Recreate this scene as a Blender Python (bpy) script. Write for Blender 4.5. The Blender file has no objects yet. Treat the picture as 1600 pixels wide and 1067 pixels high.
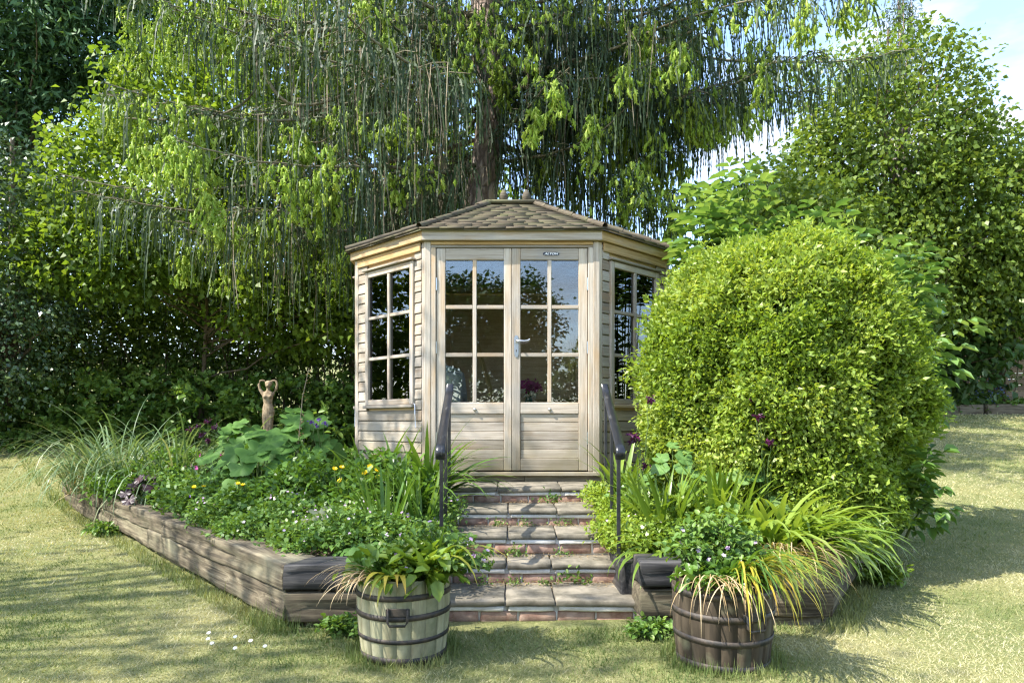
import bpy, bmesh, math
import numpy as np
from mathutils import Matrix, Vector, noise as mnoise

S = bpy.context.scene
COL = S.collection
rng = np.random.default_rng(11)
R = math.radians
PI = math.pi

# ------------------------------------------------------------------ camera, sky, sun, exposure
cam = bpy.data.cameras.new('camera')
camo = bpy.data.objects.new('camera', cam)
COL.objects.link(camo)
camo.location = (0, 0, 1.12)
camo.rotation_euler = (R(90), 0, 0)
cam.sensor_width = 36
cam.lens = 36 * 1100 / 1600
cam.shift_y = 126.5 / 1600
cam.clip_start = 0.05
cam.clip_end = 2000
S.camera = camo

SUN = Vector((2.3, 1.0, -3.0)).normalized()          # the way the light travels
EL = math.asin(-SUN.z)
AZ = math.atan2(-SUN.x, -SUN.y)                      # compass angle of the sun, clockwise from +Y
w = bpy.data.worlds.new('World')
S.world = w
w.use_nodes = True
nt = w.node_tree
bg = nt.nodes['Background']
sky = nt.nodes.new('ShaderNodeTexSky')
sky.sky_type = 'NISHITA'
sky.sun_disc = False
sky.sun_elevation = EL
sky.sun_rotation = AZ % (2 * PI)
sky.air_density = 1.0
sky.dust_density = .8
sky.ozone_density = 1.2
tc = nt.nodes.new('ShaderNodeTexCoord')
mp = nt.nodes.new('ShaderNodeMapping')
mp.inputs['Scale'].default_value = (1.6, 1.6, 5.0)
nz = nt.nodes.new('ShaderNodeTexNoise')
nz.inputs['Scale'].default_value = 1.7
nz.inputs['Detail'].default_value = 7
nz.inputs['Roughness'].default_value = 0.55
rp = nt.nodes.new('ShaderNodeValToRGB')
rp.color_ramp.elements[0].position = 0.50
rp.color_ramp.elements[1].position = 0.70
mx = nt.nodes.new('ShaderNodeMixRGB')
mx.inputs[2].default_value = (2.6, 2.75, 3.0, 1)      # sunlit cloud
L_ = nt.links.new
L_(tc.outputs['Generated'], mp.inputs[0]); L_(mp.outputs[0], nz.inputs['Vector'])
L_(nz.outputs[0], rp.inputs[0]); L_(rp.outputs[0], mx.inputs[0])
L_(sky.outputs[0], mx.inputs[1]); L_(mx.outputs[0], bg.inputs[0])
bg.inputs[1].default_value = 0.15

sl = bpy.data.lights.new('sun', 'SUN')
sl.energy = 3.2
sl.angle = R(0.53)
sl.color = (1.0, 0.95, 0.86)
so = bpy.data.objects.new('sun', sl)
COL.objects.link(so)
so.rotation_euler = SUN.to_track_quat('-Z', 'Y').to_euler()
so.location = (-20, -10, 30)
S.view_settings.view_transform = 'Standard'
S.view_settings.look = 'None'
S.view_settings.exposure = 1.95
S.view_settings.gamma = 1
S.view_settings.use_curve_mapping = False
S.render.engine = 'CYCLES'
S.cycles.max_bounces = 10
S.cycles.transparent_max_bounces = 16
S.cycles.use_denoising = True
S.cycles.denoising_prefilter = 'NONE'
S.cycles.denoising_quality = 'HIGH'
S.cycles.denoising_input_passes = 'RGB_ALBEDO_NORMAL'
S.cycles.caustics_reflective = False
S.cycles.caustics_refractive = False
S.cycles.sample_clamp_indirect = 2.5
S.cycles.use_adaptive_sampling = False
S.cycles.filter_width = 1.3

# ------------------------------------------------------------------ linking helpers
WM = {}                                               # world matrices (the depsgraph is not updated while building)

def put(o, parent=None, M=None, kind=None):
    M = M or Matrix.Identity(4)
    COL.objects.link(o)
    WM[o.name] = M
    if parent is not None:
        o.parent = parent
        o.matrix_basis = WM[parent.name].inverted() @ M
    else:
        o.matrix_basis = M
    if kind:
        o['kind'] = kind
    return o

def thing(name, label, cat, loc=(0, 0, 0), group=None):
    o = bpy.data.objects.new(name, None)
    o.empty_display_size = 0.1
    put(o, None, Matrix.Translation(loc))
    o['label'] = label
    o['category'] = cat
    if group:
        o['group'] = group
    return o

def tag(o, label, cat, group=None):
    o['label'] = label
    o['category'] = cat
    if group:
        o['group'] = group
    return o

def obj(name, me, mat=None, parent=None, M=None, kind=None):
    if mat is not None and not me.materials:
        me.materials.append(mat)
    return put(bpy.data.objects.new(name, me), parent, M, kind)

def mesh_np(name, V, F, smooth=False, v=None):
    V = np.asarray(V, dtype=np.float32).reshape(-1, 3)
    F = np.asarray(F, dtype=np.int32)
    k = F.shape[1]
    me = bpy.data.meshes.new(name)
    me.vertices.add(len(V)); me.vertices.foreach_set('co', V.ravel())
    me.loops.add(F.size); me.loops.foreach_set('vertex_index', F.ravel())
    me.polygons.add(len(F))
    me.polygons.foreach_set('loop_start', np.arange(len(F), dtype=np.int32) * k)
    if smooth:
        me.polygons.foreach_set('use_smooth', np.ones(len(F), dtype=bool))
    if v is not None:
        a = me.attributes.new('v', 'FLOAT', 'POINT')
        a.data.foreach_set('value', np.asarray(v, dtype=np.float32).ravel())
    me.update(calc_edges=True)
    return me

class Acc:
    """collects arrays of one face size into one mesh"""
    def __init__(s):
        s.V, s.F, s.v, s.n = [], [], [], 0
    def add(s, V, F, v=None):
        V = np.asarray(V, float).reshape(-1, 3)
        s.V.append(V); s.F.append(np.asarray(F, int) + s.n)
        s.v.append(np.full(len(V), 0.5) if v is None else np.broadcast_to(np.asarray(v, float), (len(V),)))
        s.n += len(V)
        return s
    def mesh(s, name, smooth=False):
        return mesh_np(name, np.concatenate(s.V), np.concatenate(s.F), smooth, np.concatenate(s.v))

# ------------------------------------------------------------------ materials
def newmat(name):
    m = bpy.data.materials.new(name)
    m.use_nodes = True
    t = m.node_tree
    return m, t, t.nodes['Principled BSDF'], t.nodes['Material Output']

def N(t, typ, **kw):
    n = t.nodes.new(typ)
    for k, x in kw.items():
        if k in n.inputs:
            n.inputs[k].default_value = x
        else:
            setattr(n, k, x)
    return n

def ramp(t, stops, fac):
    r = t.nodes.new('ShaderNodeValToRGB')
    e = r.color_ramp.elements
    while len(e) < len(stops):
        e.new(0.5)
    for i, (p, c) in enumerate(stops):
        e[i].position = p
        e[i].color = (*c, 1)
    t.links.new(fac, r.inputs[0])
    return r.outputs[0]

def mixc(t, a, b, fac, mode='MIX'):
    n = t.nodes.new('ShaderNodeMixRGB')
    n.blend_type = mode
    for s, x in ((1, a), (2, b), (0, fac)):
        if isinstance(x, (int, float)):
            n.inputs[s].default_value = x
        elif isinstance(x, tuple):
            n.inputs[s].default_value = (*x, 1)
        else:
            t.links.new(x, n.inputs[s])
    return n.outputs[0]

def noisef(t, scale, detail=4, rough=0.6, stretch=(1, 1, 1), rand=True, dist=0.0):
    c = N(t, 'ShaderNodeTexCoord')
    m = N(t, 'ShaderNodeMapping')
    m.inputs['Scale'].default_value = stretch
    t.links.new(c.outputs['Object'], m.inputs[0])
    out = m.outputs[0]
    if rand:
        oi = N(t, 'ShaderNodeObjectInfo')
        mu = N(t, 'ShaderNodeVectorMath', operation='MULTIPLY_ADD')
        cx = N(t, 'ShaderNodeCombineXYZ')
        for i in range(3):
            t.links.new(oi.outputs['Random'], cx.inputs[i])
        t.links.new(cx.outputs[0], mu.inputs[0])
        mu.inputs[1].default_value = (37.0, 53.0, 71.0)
        t.links.new(out, mu.inputs[2])
        out = mu.outputs[0]
    n = N(t, 'ShaderNodeTexNoise')
    n.inputs['Scale'].default_value = scale
    n.inputs['Detail'].default_value = detail
    n.inputs['Roughness'].default_value = rough
    n.inputs['Distortion'].default_value = dist
    t.links.new(out, n.inputs['Vector'])
    return n.outputs[0]

def bump(t, p, h, strength=0.3, dist=0.01):
    b = N(t, 'ShaderNodeBump')
    b.inputs['Strength'].default_value = strength
    b.inputs['Distance'].default_value = dist
    t.links.new(h, b.inputs['Height'])
    t.links.new(b.outputs[0], p.inputs['Normal'])

def wood(name, dark, mid, light, grain=(1.2, 28, 28), rnd=0.35, rough=0.8, stain=None, stain_pos=(0.55, 0.75), bstr=0.35):
    m, t, p, o = newmat(name)
    g = noisef(t, 2.2, 6, 0.65, grain, dist=0.6)
    c = ramp(t, [(0.28, dark), (0.5, mid), (0.72, light)], g)
    if stain:
        s = noisef(t, 1.6, 4, 0.6, (1.0, 4, 4))
        sf = ramp(t, [(stain_pos[0], (0, 0, 0)), (stain_pos[1], (1, 1, 1))], s)
        c = mixc(t, c, stain, sf)
    if name in ('weathered_cedar', 'cedar_board'):
        ge = N(t, 'ShaderNodeNewGeometry'); sx_ = N(t, 'ShaderNodeSeparateXYZ'); t.links.new(ge.outputs['Position'], sx_.inputs[0])
        big = N(t, 'ShaderNodeTexNoise'); big.inputs['Scale'].default_value = 2.6; big.inputs['Detail'].default_value = 6
        t.links.new(ge.outputs['Position'], big.inputs['Vector'])
        ad = N(t, 'ShaderNodeMath', operation='MULTIPLY_ADD'); t.links.new(big.outputs[0], ad.inputs[0]); ad.inputs[1].default_value = -1.3; t.links.new(sx_.outputs[2], ad.inputs[2])
        c = mixc(t, c, (.20, .175, .105), ramp(t, [(.10, (.75, .75, .75)), (.55, (0, 0, 0))], ad.outputs[0]))
        blot = ramp(t, [(.52, (0, 0, 0)), (.72, (.5, .5, .5))], big.outputs[0])
        c = mixc(t, c, (.33, .32, .31), blot)
    oi = N(t, 'ShaderNodeObjectInfo')
    mr = N(t, 'ShaderNodeMapRange')
    mr.inputs[3].default_value = 1 - rnd
    mr.inputs[4].default_value = 1 + rnd * 0.6
    t.links.new(oi.outputs['Random'], mr.inputs[0])
    c = mixc(t, c, mr.outputs[0], 1.0, 'MULTIPLY')
    t.links.new(c, p.inputs['Base Color'])
    p.inputs['Roughness'].default_value = rough
    p.inputs['Specular IOR Level'].default_value = 0.25
    bump(t, p, g, bstr, 0.004)
    return m

def flat(name, c, rough=0.6, metal=0.0, c2=None, scale=8, bstr=0.0, spec=0.4):
    m, t, p, o = newmat(name)
    if c2:
        n = noisef(t, scale, 5, 0.65)
        t.links.new(ramp(t, [(0.35, c), (0.65, c2)], n), p.inputs['Base Color'])
        if bstr:
            bump(t, p, n, bstr, 0.01)
    else:
        p.inputs['Base Color'].default_value = (*c, 1)
    p.inputs['Roughness'].default_value = rough
    p.inputs['Metallic'].default_value = metal
    p.inputs['Specular IOR Level'].default_value = spec
    return m

def leafmat(name, stops, trans=0.35, rough=0.45, spec=0.35, tint=(1.25, 1.15, 0.5)):
    m, t, p, o = newmat(name)
    a = N(t, 'ShaderNodeAttribute', attribute_name='v')
    c = ramp(t, stops, a.outputs['Fac'])
    t.links.new(c, p.inputs['Base Color'])
    p.inputs['Roughness'].default_value = rough
    p.inputs['Specular IOR Level'].default_value = spec
    tr = N(t, 'ShaderNodeBsdfTranslucent')
    t.links.new(mixc(t, c, tint, 1.0, 'MULTIPLY'), tr.inputs[0])
    ms = N(t, 'ShaderNodeMixShader')
    ms.inputs[0].default_value = trans
    t.links.new(p.outputs[0], ms.inputs[1]); t.links.new(tr.outputs[0], ms.inputs[2])
    t.links.new(ms.outputs[0], o.inputs[0])
    return m

M = {}
M['cedar'] = wood('weathered_cedar', (.25, .205, .16), (.425, .365, .295), (.55, .49, .41), rnd=.24, stain=(.44, .29, .15), stain_pos=(.5, .8))
M['board'] = wood('cedar_board', (.21, .175, .135), (.36, .31, .245), (.47, .415, .34), rnd=.28, stain=(.34, .22, .12), stain_pos=(.5, .78))
M['eave'] = wood('eaves_timber', (.28, .17, .07), (.44, .29, .13), (.55, .40, .22), rnd=.18, stain=(.34, .30, .24), stain_pos=(.5, .75))
M['inner'] = wood('inner_timber', (.48, .34, .20), (.66, .49, .31), (.76, .60, .42), rnd=.15)
M['shedwood'] = wood('shed_boards', (.10, .07, .04), (.19, .135, .085), (.27, .20, .13), rnd=.3)
M['stick'] = wood('yellow_batten', (.4, .26, .1), (.55, .38, .17), (.62, .45, .22))
M['shingle'] = wood('roof_shingle', (.04, .032, .022), (.09, .073, .05), (.18, .15, .105), grain=(3, 3, 55), rnd=.16, stain=(.12, .12, .06), stain_pos=(.48, .7))
M['sleeper'] = wood('old_sleeper', (.02, .016, .011), (.115, .093, .062), (.27, .23, .155), grain=(1.0, 22, 22), rnd=.25, rough=.9, stain=(.22, .20, .13), stain_pos=(.5, .75), bstr=.8)
M['tarred'] = wood('tarred_sleeper', (.012, .012, .014), (.035, .034, .035), (.10, .095, .09), grain=(1.0, 14, 14), rnd=.2, rough=.6, stain=(.13, .11, .08), stain_pos=(.6, .8), bstr=.6)
M['stave_pale'] = wood('pale_stave', (.19, .16, .10), (.33, .31, .19), (.44, .415, .28), grain=(7, 7, 1.2), rnd=.25, stain=(.19, .20, .11), stain_pos=(.48, .68))
M['stave_dark'] = wood('dark_stave', (.022, .017, .012), (.055, .042, .028), (.105, .082, .055), grain=(8, 8, 1.0), rnd=.3, stain=(.13, .13, .08))
M['hoop'] = flat('hoop_iron', (.02, .023, .025), .6, .2, (.085, .065, .05), 22, .4)
M['rail'] = flat('rail_black', (.012, .013, .017), .28, 0, (.03, .03, .034), 20, spec=.6)
M['railtop'] = None
M['brick'] = flat('old_brick', (.20, .105, .075), .9, 0, (.40, .275, .21), 14, .5)
M['mortar'] = flat('mortar', (.46, .43, .38), .95, 0, (.68, .65, .60), 10, .4)
M['slab'] = flat('stone_slab', (.085, .076, .055), .88, 0, (.245, .215, .165), 7, .5)
M['soil'] = flat('soil', (.05, .036, .024), .95, 0, (.13, .10, .065), 9, .8)
M['metal'] = flat('brushed_steel', (.7, .7, .72), .28, 1)
M['dark'] = flat('dark_void', (.02, .018, .016), .9)
M['badge'] = flat('badge_navy', (.015, .017, .035), .35)
M['white'] = flat('white_print', (.8, .8, .78), .5)
M['stone'] = flat('statue_stone', (.15, .105, .06), .9, 0, (.33, .25, .155), 40, .4)
M['fabric'] = flat('grey_fabric', (.20, .27, .30), .95, 0, (.27, .34, .37), 60, .3)
M['wicker'] = flat('wicker', (.22, .13, .06), .8, 0, (.4, .27, .14), 60, .5)
M['greenglass'] = flat('green_glass', (.02, .07, .045), .15)
M['table'] = M['shedwood']
M['bark'] = None

def bark(name, a, b, c, s=9):
    m, t, p, o = newmat(name)
    co = N(t, 'ShaderNodeTexCoord'); mpp = N(t, 'ShaderNodeMapping')
    mpp.inputs['Scale'].default_value = (1, 1, .45)
    t.links.new(co.outputs['Object'], mpp.inputs[0])
    vo = N(t, 'ShaderNodeTexVoronoi', feature='DISTANCE_TO_EDGE'); vo.inputs['Scale'].default_value = s
    n = N(t, 'ShaderNodeTexNoise'); n.inputs['Scale'].default_value = s * 1.3; n.inputs['Detail'].default_value = 6
    t.links.new(mpp.outputs[0], n.inputs['Vector'])
    mm = mixc(t, mpp.outputs[0], n.outputs[1], .12)
    t.links.new(mm, vo.inputs['Vector'])
    k = ramp(t, [(0.0, (0, 0, 0)), (0.22, (1, 1, 1))], vo.outputs[0])
    c1 = ramp(t, [(.3, b), (.7, c)], n.outputs[0])
    t.links.new(mixc(t, a, c1, k), p.inputs['Base Color'])
    p.inputs['Roughness'].default_value = .9
    bump(t, p, k, .9, .03)
    return m
M['bark'] = bark('spruce_bark', (.14, .10, .08), (.38, .285, .23), (.56, .455, .385), 7)
M['twig'] = flat('twig_brown', (.09, .065, .04), .9, 0, (.19, .15, .10), 12)
M['twigpale'] = flat('twig_pale', (.17, .14, .09), .9, 0, (.32, .27, .19), 12)
M['bough'] = flat('bough_bark', (.10, .085, .05), .9, 0, (.21, .185, .12), 12)
M['birchbark'] = bark('birch_bark', (.06, .05, .04), (.2, .18, .15), (.42, .38, .33), 10)

# leaf materials: stops are real leaf hues
M['hazel'] = leafmat('hazel_leaf', [(0, (.085, .15, .02)), (.5, (.14, .23, .03)), (1, (.21, .30, .045))], .5)
M['holly'] = leafmat('holly_leaf', [(0, (.035, .075, .03)), (.6, (.075, .13, .052)), (1, (.14, .20, .075))], .1, .28, .6)
M['hedge'] = leafmat('hedge_leaf', [(0, (.06, .115, .023)), (.6, (.125, .205, .04)), (1, (.22, .29, .065))], .42, .4)
M['cypress'] = leafmat('cypress_spray', [(0, (.035, .085, .035)), (.6, (.07, .15, .055)), (1, (.12, .21, .07))], .2, .6)
M['spruce'] = leafmat('spruce_needles', [(0, (.024, .045, .02)), (.5, (.05, .085, .032)), (1, (.085, .12, .048))], .3, .55)
M['shoot'] = leafmat('spruce_shoot', [(0, (.21, .34, .035)), (.5, (.34, .48, .065)), (1, (.48, .58, .13))], .4, .5)
M['birch'] = leafmat('birch_leaf', [(0, (.075, .135, .02)), (.5, (.14, .215, .035)), (1, (.23, .30, .06))], .4, .4)
M['syc'] = leafmat('sycamore_leaf', [(0, (.03, .075, .02)), (.6, (.06, .12, .03)), (1, (.11, .17, .045))], .3, .4)
M['bush'] = leafmat('golden_leaf', [(0, (.11, .19, .02)), (.45, (.23, .34, .045)), (1, (.43, .50, .13))], .45, .4, .35)
M['elder'] = leafmat('elder_leaf', [(0, (.08, .17, .045)), (.5, (.15, .27, .075)), (1, (.27, .38, .13))], .35, .38, .45)
M['lily'] = leafmat('lily_leaf', [(0, (.10, .17, .02)), (.5, (.17, .27, .035)), (1, (.27, .36, .07))], .4, .35, .45)
M['lilyd'] = leafmat('daylily_leaf', [(0, (.06, .13, .02)), (.5, (.10, .20, .03)), (1, (.17, .27, .05))], .35, .35, .45)
M['reed'] = leafmat('ornamental_grass', [(0, (.065, .12, .04)), (.5, (.13, .21, .09)), (.85, (.25, .33, .18)), (1, (.42, .39, .24))], .3, .4, .45)
M['ground'] = leafmat('ground_cover', [(0, (.06, .13, .025)), (.5, (.125, .23, .045)), (1, (.23, .33, .08))], .35, .42)
M['bigleaf'] = leafmat('big_leaf', [(0, (.055, .13, .025)), (.5, (.09, .19, .035)), (1, (.13, .24, .05))], .3, .6, .2)
M['dusty'] = leafmat('dusty_leaf', [(0, (.11, .15, .08)), (.5, (.17, .19, .11)), (1, (.36, .2, .09))], .2, .5)
M['heuchera'] = leafmat('heuchera_leaf', [(0, (.012, .009, .013)), (.5, (.026, .010, .014)), (1, (.075, .009, .012))], .2, .4)
M['straw'] = leafmat('dry_straw', [(0, (.19, .115, .045)), (.5, (.38, .27, .13)), (1, (.55, .43, .26))], .25, .6)
M['strap'] = leafmat('yellowing_strap', [(0, (.10, .18, .03)), (.45, (.24, .30, .04)), (.75, (.45, .36, .05)), (1, (.42, .22, .05))], .35, .4)
M['grass'] = leafmat('lawn_blades', [(0, (.10, .155, .04)), (.45, (.225, .265, .095)), (.8, (.37, .35, .165)), (1, (.50, .465, .28))], .3, .6)
M['yellow'] = leafmat('yellow_petal', [(0, (.78, .58, .02)), (1, (.85, .70, .03))], .3)
M['pink'] = leafmat('pink_petal', [(0, (.52, .3, .55)), (1, (.75, .6, .78))], .3)
M['purple'] = leafmat('purple_petal', [(0, (.04, .008, .05)), (1, (.14, .02, .09))], .3)
M['violet'] = leafmat('violet_petal', [(0, (.09, .04, .35)), (1, (.2, .08, .45))], .3)
M['magenta'] = leafmat('magenta_petal', [(0, (.35, .03, .22)), (1, (.5, .08, .35))], .3)
M['blue'] = leafmat('blue_petal', [(0, (.07, .12, .42)), (1, (.2, .28, .6))], .3)
M['daisy'] = leafmat('daisy_petal', [(0, (.75, .75, .72)), (1, (.82, .82, .8))], .3)
M['stem'] = flat('green_stem', (.07, .12, .03), .6, 0, (.12, .17, .05), 20)

# glass: real pane, partly reflecting
gm, gt, gp, go = newmat('window_glass')
gt.nodes.remove(gp)
tb = N(gt, 'ShaderNodeBsdfTransparent'); tb.inputs[0].default_value = (.95, .96, .95, 1)
gb = N(gt, 'ShaderNodeBsdfGlossy'); gb.inputs['Roughness'].default_value = .004; gb.inputs[0].default_value = (.95, .97, 1, 1)
fr = N(gt, 'ShaderNodeFresnel'); fr.inputs[0].default_value = 1.85
gx = N(gt, 'ShaderNodeMixShader')
gt.links.new(fr.outputs[0], gx.inputs[0]); gt.links.new(tb.outputs[0], gx.inputs[1]); gt.links.new(gb.outputs[0], gx.inputs[2])
gt.links.new(gx.outputs[0], go.inputs[0])
nb = N(gt, 'ShaderNodeTexNoise'); nb.inputs['Scale'].default_value = 3.0
cb = N(gt, 'ShaderNodeTexCoord'); gt.links.new(cb.outputs['Object'], nb.inputs['Vector'])
bb = N(gt, 'ShaderNodeBump'); bb.inputs['Strength'].default_value = .03; bb.inputs['Distance'].default_value = .02
gt.links.new(nb.outputs[0], bb.inputs['Height']); gt.links.new(bb.outputs[0], gb.inputs['Normal'])
M['glass'] = gm

# handrail: black paint worn to pale metal on the crown
rm, rt, rpn, ro = newmat('worn_black_paint')
n_ = noisef(rt, 16, 6, .75, (1.5, .35, .35))
rt.links.new(ramp(rt, [(.56, (.012, .013, .016)), (.66, (.05, .05, .05)), (.74, (.30, .29, .27))], n_), rpn.inputs['Base Color'])
rpn.inputs['Roughness'].default_value = .3
M['railtop'] = rm

# ------------------------------------------------------------------ shape helpers
_bc = {}
def box_mesh(name, dx, dy, dz, bev=0.004):
    key = (round(dx, 4), round(dy, 4), round(dz, 4), bev, name)
    if key in _bc:
        return _bc[key]
    bm = bmesh.new()
    bmesh.ops.create_cube(bm, size=1)
    bmesh.ops.scale(bm, vec=(dx, dy, dz), verts=bm.verts)
    if bev:
        bmesh.ops.bevel(bm, geom=list(bm.edges), offset=min(bev, dx * .3, dy * .3, dz * .3), segments=1, affect='EDGES', profile=.5)
    me = bpy.data.meshes.new(name)
    bm.to_mesh(me); bm.free()
    _bc[key] = me
    return me

def frame(origin, ang):
    """a wall frame: x along the wall, y outward-from-viewer (into the wall), z up"""
    return Matrix.Translation(origin) @ Matrix.Rotation(ang, 4, 'Z')

VERT = Matrix(((0, 0, 1, 0), (0, 1, 0, 0), (-1, 0, 0, 0), (0, 0, 0, 1))).inverted()   # long local x stands up

def bar(name, F, x0, x1, y0, y1, z0, z1, mat, parent, bev=.004, vert=None, kind=None):
    """a board in wall frame F; its long side is its local x, so the grain runs along it"""
    dx, dy, dz = x1 - x0, y1 - y0, z1 - z0
    c = Matrix.Translation(((x0 + x1) / 2, (y0 + y1) / 2, (z0 + z1) / 2))
    if vert is None:
        vert = dz > dx
    if vert:
        me = box_mesh(name, dz, dy, dx, bev)
        Mx = F @ c @ VERT
    else:
        me = box_mesh(name, dx, dy, dz, bev)
        Mx = F @ c
    if me.materials and me.materials[0] != mat:
        me = me.copy(); me.materials.clear()
    return obj(name, me, mat, parent, Mx, kind)

def lattice_box(L, W, H, nx, ny, nz, ch=.015, amp=.008, freq=3.0, seed=0.0, taper=None):
    def axis(n, d):
        a = np.linspace(-d / 2 + ch, d / 2 - ch, max(n - 1, 2))
        return np.concatenate([[-d / 2], a, [d / 2]])
    X, Y, Z = axis(nx, L), axis(ny, W), axis(nz, H)
    idx, V, F = {}, [], []
    def vid(i, j, k):
        q = (i, j, k)
        if q not in idx:
            p = np.array([X[i], Y[j], Z[k]])
            ex = [i in (0, len(X) - 1), j in (0, len(Y) - 1), k in (0, len(Z) - 1)]
            if sum(ex) >= 2:
                for a, d in ((0, L), (1, W), (2, H)):
                    if ex[a]:
                        p[a] -= math.copysign(ch * .45, p[a])
            s = Vector((p[0] * freq * .5 + seed * 7.3, p[1] * freq * 2 + seed * 3.1, p[2] * freq * 2 - seed * 5.7))
            p = p + np.array(mnoise.noise_vector(s)) * amp + np.array(mnoise.noise_vector(s * 4)) * amp * .4
            idx[q] = len(V); V.append(p)
        return idx[q]
    a, b, c = len(X), len(Y), len(Z)
    for i in range(a - 1):
        for j in range(b - 1):
            F.append((vid(i, j, 0), vid(i, j + 1, 0), vid(i + 1, j + 1, 0), vid(i + 1, j, 0)))
            F.append((vid(i, j, c - 1), vid(i + 1, j, c - 1), vid(i + 1, j + 1, c - 1), vid(i, j + 1, c - 1)))
    for i in range(a - 1):
        for k in range(c - 1):
            F.append((vid(i, 0, k), vid(i + 1, 0, k), vid(i + 1, 0, k + 1), vid(i, 0, k + 1)))
            F.append((vid(i, b - 1, k), vid(i, b - 1, k + 1), vid(i + 1, b - 1, k + 1), vid(i + 1, b - 1, k)))
    for j in range(b - 1):
        for k in range(c - 1):
            F.append((vid(0, j, k), vid(0, j, k + 1), vid(0, j + 1, k + 1), vid(0, j + 1, k)))
            F.append((vid(a - 1, j, k), vid(a - 1, j + 1, k), vid(a - 1, j + 1, k + 1), vid(a - 1, j, k + 1)))
    return np.array(V), np.array(F)

def unit(v):
    return v / np.maximum(np.linalg.norm(v, axis=-1, keepdims=True), 1e-9)

def rvec(n):
    return unit(rng.normal(size=(n, 3)))

def leaf_quads(P, D, Nn, L, W, fold=.2, curl=.15):
    D = unit(D); Sd = unit(np.cross(D, Nn)); Nn = np.cross(Sd, D)
    L = np.broadcast_to(np.asarray(L, float), (len(P),))[:, None]
    W = np.broadcast_to(np.asarray(W, float), (len(P),))[:, None]
    mid = P + D * L * .45
    V = np.stack([P, mid + Sd * W * .5 + Nn * W * fold, P + D * L - Nn * L * curl, mid - Sd * W * .5 + Nn * W * fold], 1)
    F = np.arange(len(P) * 4).reshape(-1, 4)
    return V.reshape(-1, 3), F

def leaf_six(P, D, Nn, L, W, fold=.15, curl=.2):
    """a broader leaf: six outline points either side of a raised midrib, two quads"""
    D = unit(D); Sd = unit(np.cross(D, Nn)); Nn = np.cross(Sd, D)
    L = np.broadcast_to(np.asarray(L, float), (len(P),))[:, None]
    W = np.broadcast_to(np.asarray(W, float), (len(P),))[:, None]
    a = P + D * L * .28 + Nn * L * curl * .3; b = P + D * L * .68
    tip = P + D * L - Nn * L * curl
    V = np.stack([P, a + Sd * W * .46 + Nn * W * fold, b + Sd * W * .40 + Nn * W * fold * .6, tip,
                  b - Sd * W * .40 + Nn * W * fold * .6, a - Sd * W * .46 + Nn * W * fold], 1)
    n = np.arange(len(P))[:, None] * 6
    F = np.concatenate([n + np.array([[0, 1, 2, 3]]), n + np.array([[0, 3, 4, 5]])])
    return V.reshape(-1, 3), F

def tube(pts, rad, n=6, cap=True):
    pts = np.asarray(pts, float); m = len(pts)
    rad = np.broadcast_to(np.asarray(rad, float), (m,))
    T = unit(np.gradient(pts, axis=0))
    up = np.where(np.abs(T[:, 2:3]) > .9, np.array([[1., 0, 0]]), np.array([[0, 0, 1.]]))
    A = unit(np.cross(T, up)); B = np.cross(T, A)
    th = np.arange(n) * 2 * PI / n
    V = pts[:, None] + rad[:, None, None] * (np.cos(th)[None, :, None] * A[:, None] + np.sin(th)[None, :, None] * B[:, None])
    i = np.arange(m - 1)[:, None] * n; j = np.arange(n)[None]; j2 = (j + 1) % n
    F = np.stack([i + j, i + j2, i + n + j2, i + n + j], -1).reshape(-1, 4)
    return V.reshape(-1, 3), F

def arc(p0, p1, sag, m=8, side=None):
    t = np.linspace(0, 1, m)[:, None]
    p = np.asarray(p0, float) * (1 - t) + np.asarray(p1, float) * t
    p[:, 2:3] += -sag * 4 * t * (1 - t)
    return p

def blades(P, az, L, W, lean, bend, segs=5, fold=0.0, wob=0.0):
    """strap leaves: grow up from P, leaning towards az, bending over; one quad strip each"""
    n = len(P)
    az, L, W, lean, bend = [np.broadcast_to(np.asarray(q, float), (n,)) for q in (az, L, W, lean, bend)]
    H = np.stack([np.cos(az), np.sin(az), np.zeros(n)], 1)
    Sd = np.stack([-np.sin(az), np.cos(az), np.zeros(n)], 1)
    pos = P.astype(float).copy(); out = []
    for s in range(segs + 1):
        t = s / segs
        wd = W * (0.55 + 1.2 * t * (1 - t) + .15 * (1 - t)) * (1 - t ** 3.0) + W * .03
        out.append(pos + Sd * wd[:, None] * .5); out.append(pos - Sd * wd[:, None] * .5)
        ang = lean + bend * (t + .5 / segs) ** 1.4
        pos = pos + (H * np.sin(ang)[:, None] + np.array([0, 0, 1.]) * np.cos(ang)[:, None]) * (L / segs)[:, None]
    V = np.stack(out, 1)
    k = 2 * (segs + 1)
    b = np.arange(n)[:, None] * k
    F = np.concatenate([b + np.array([[2 * s, 2 * s + 1, 2 * s + 3, 2 * s + 2]]) for s in range(segs)])
    return V.reshape(-1, 3), F, k

def smooth(a):
    a = np.clip(a, 0, 1)
    return a * a * (3 - 2 * a)

def gz(x, y):
    x = np.asarray(x, float); y = np.asarray(y, float)
    a = smooth((y - 8.0) / 8.0) * .98
    b = smooth((y - 5.3) / 10.7) * 1.32
    wgt = smooth((x + 1) / 4)
    far = np.maximum(0, np.minimum(y, 62) - 17) * .135
    far = np.where(x < 2, far, far * .5)
    return a * (1 - wgt) + b * wgt + far + .012 * np.sin(x * 1.7 + y * .6) * np.sin(y * 1.3 - x * .4)
GZ = lambda x, y: float(gz(x, y))

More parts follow.
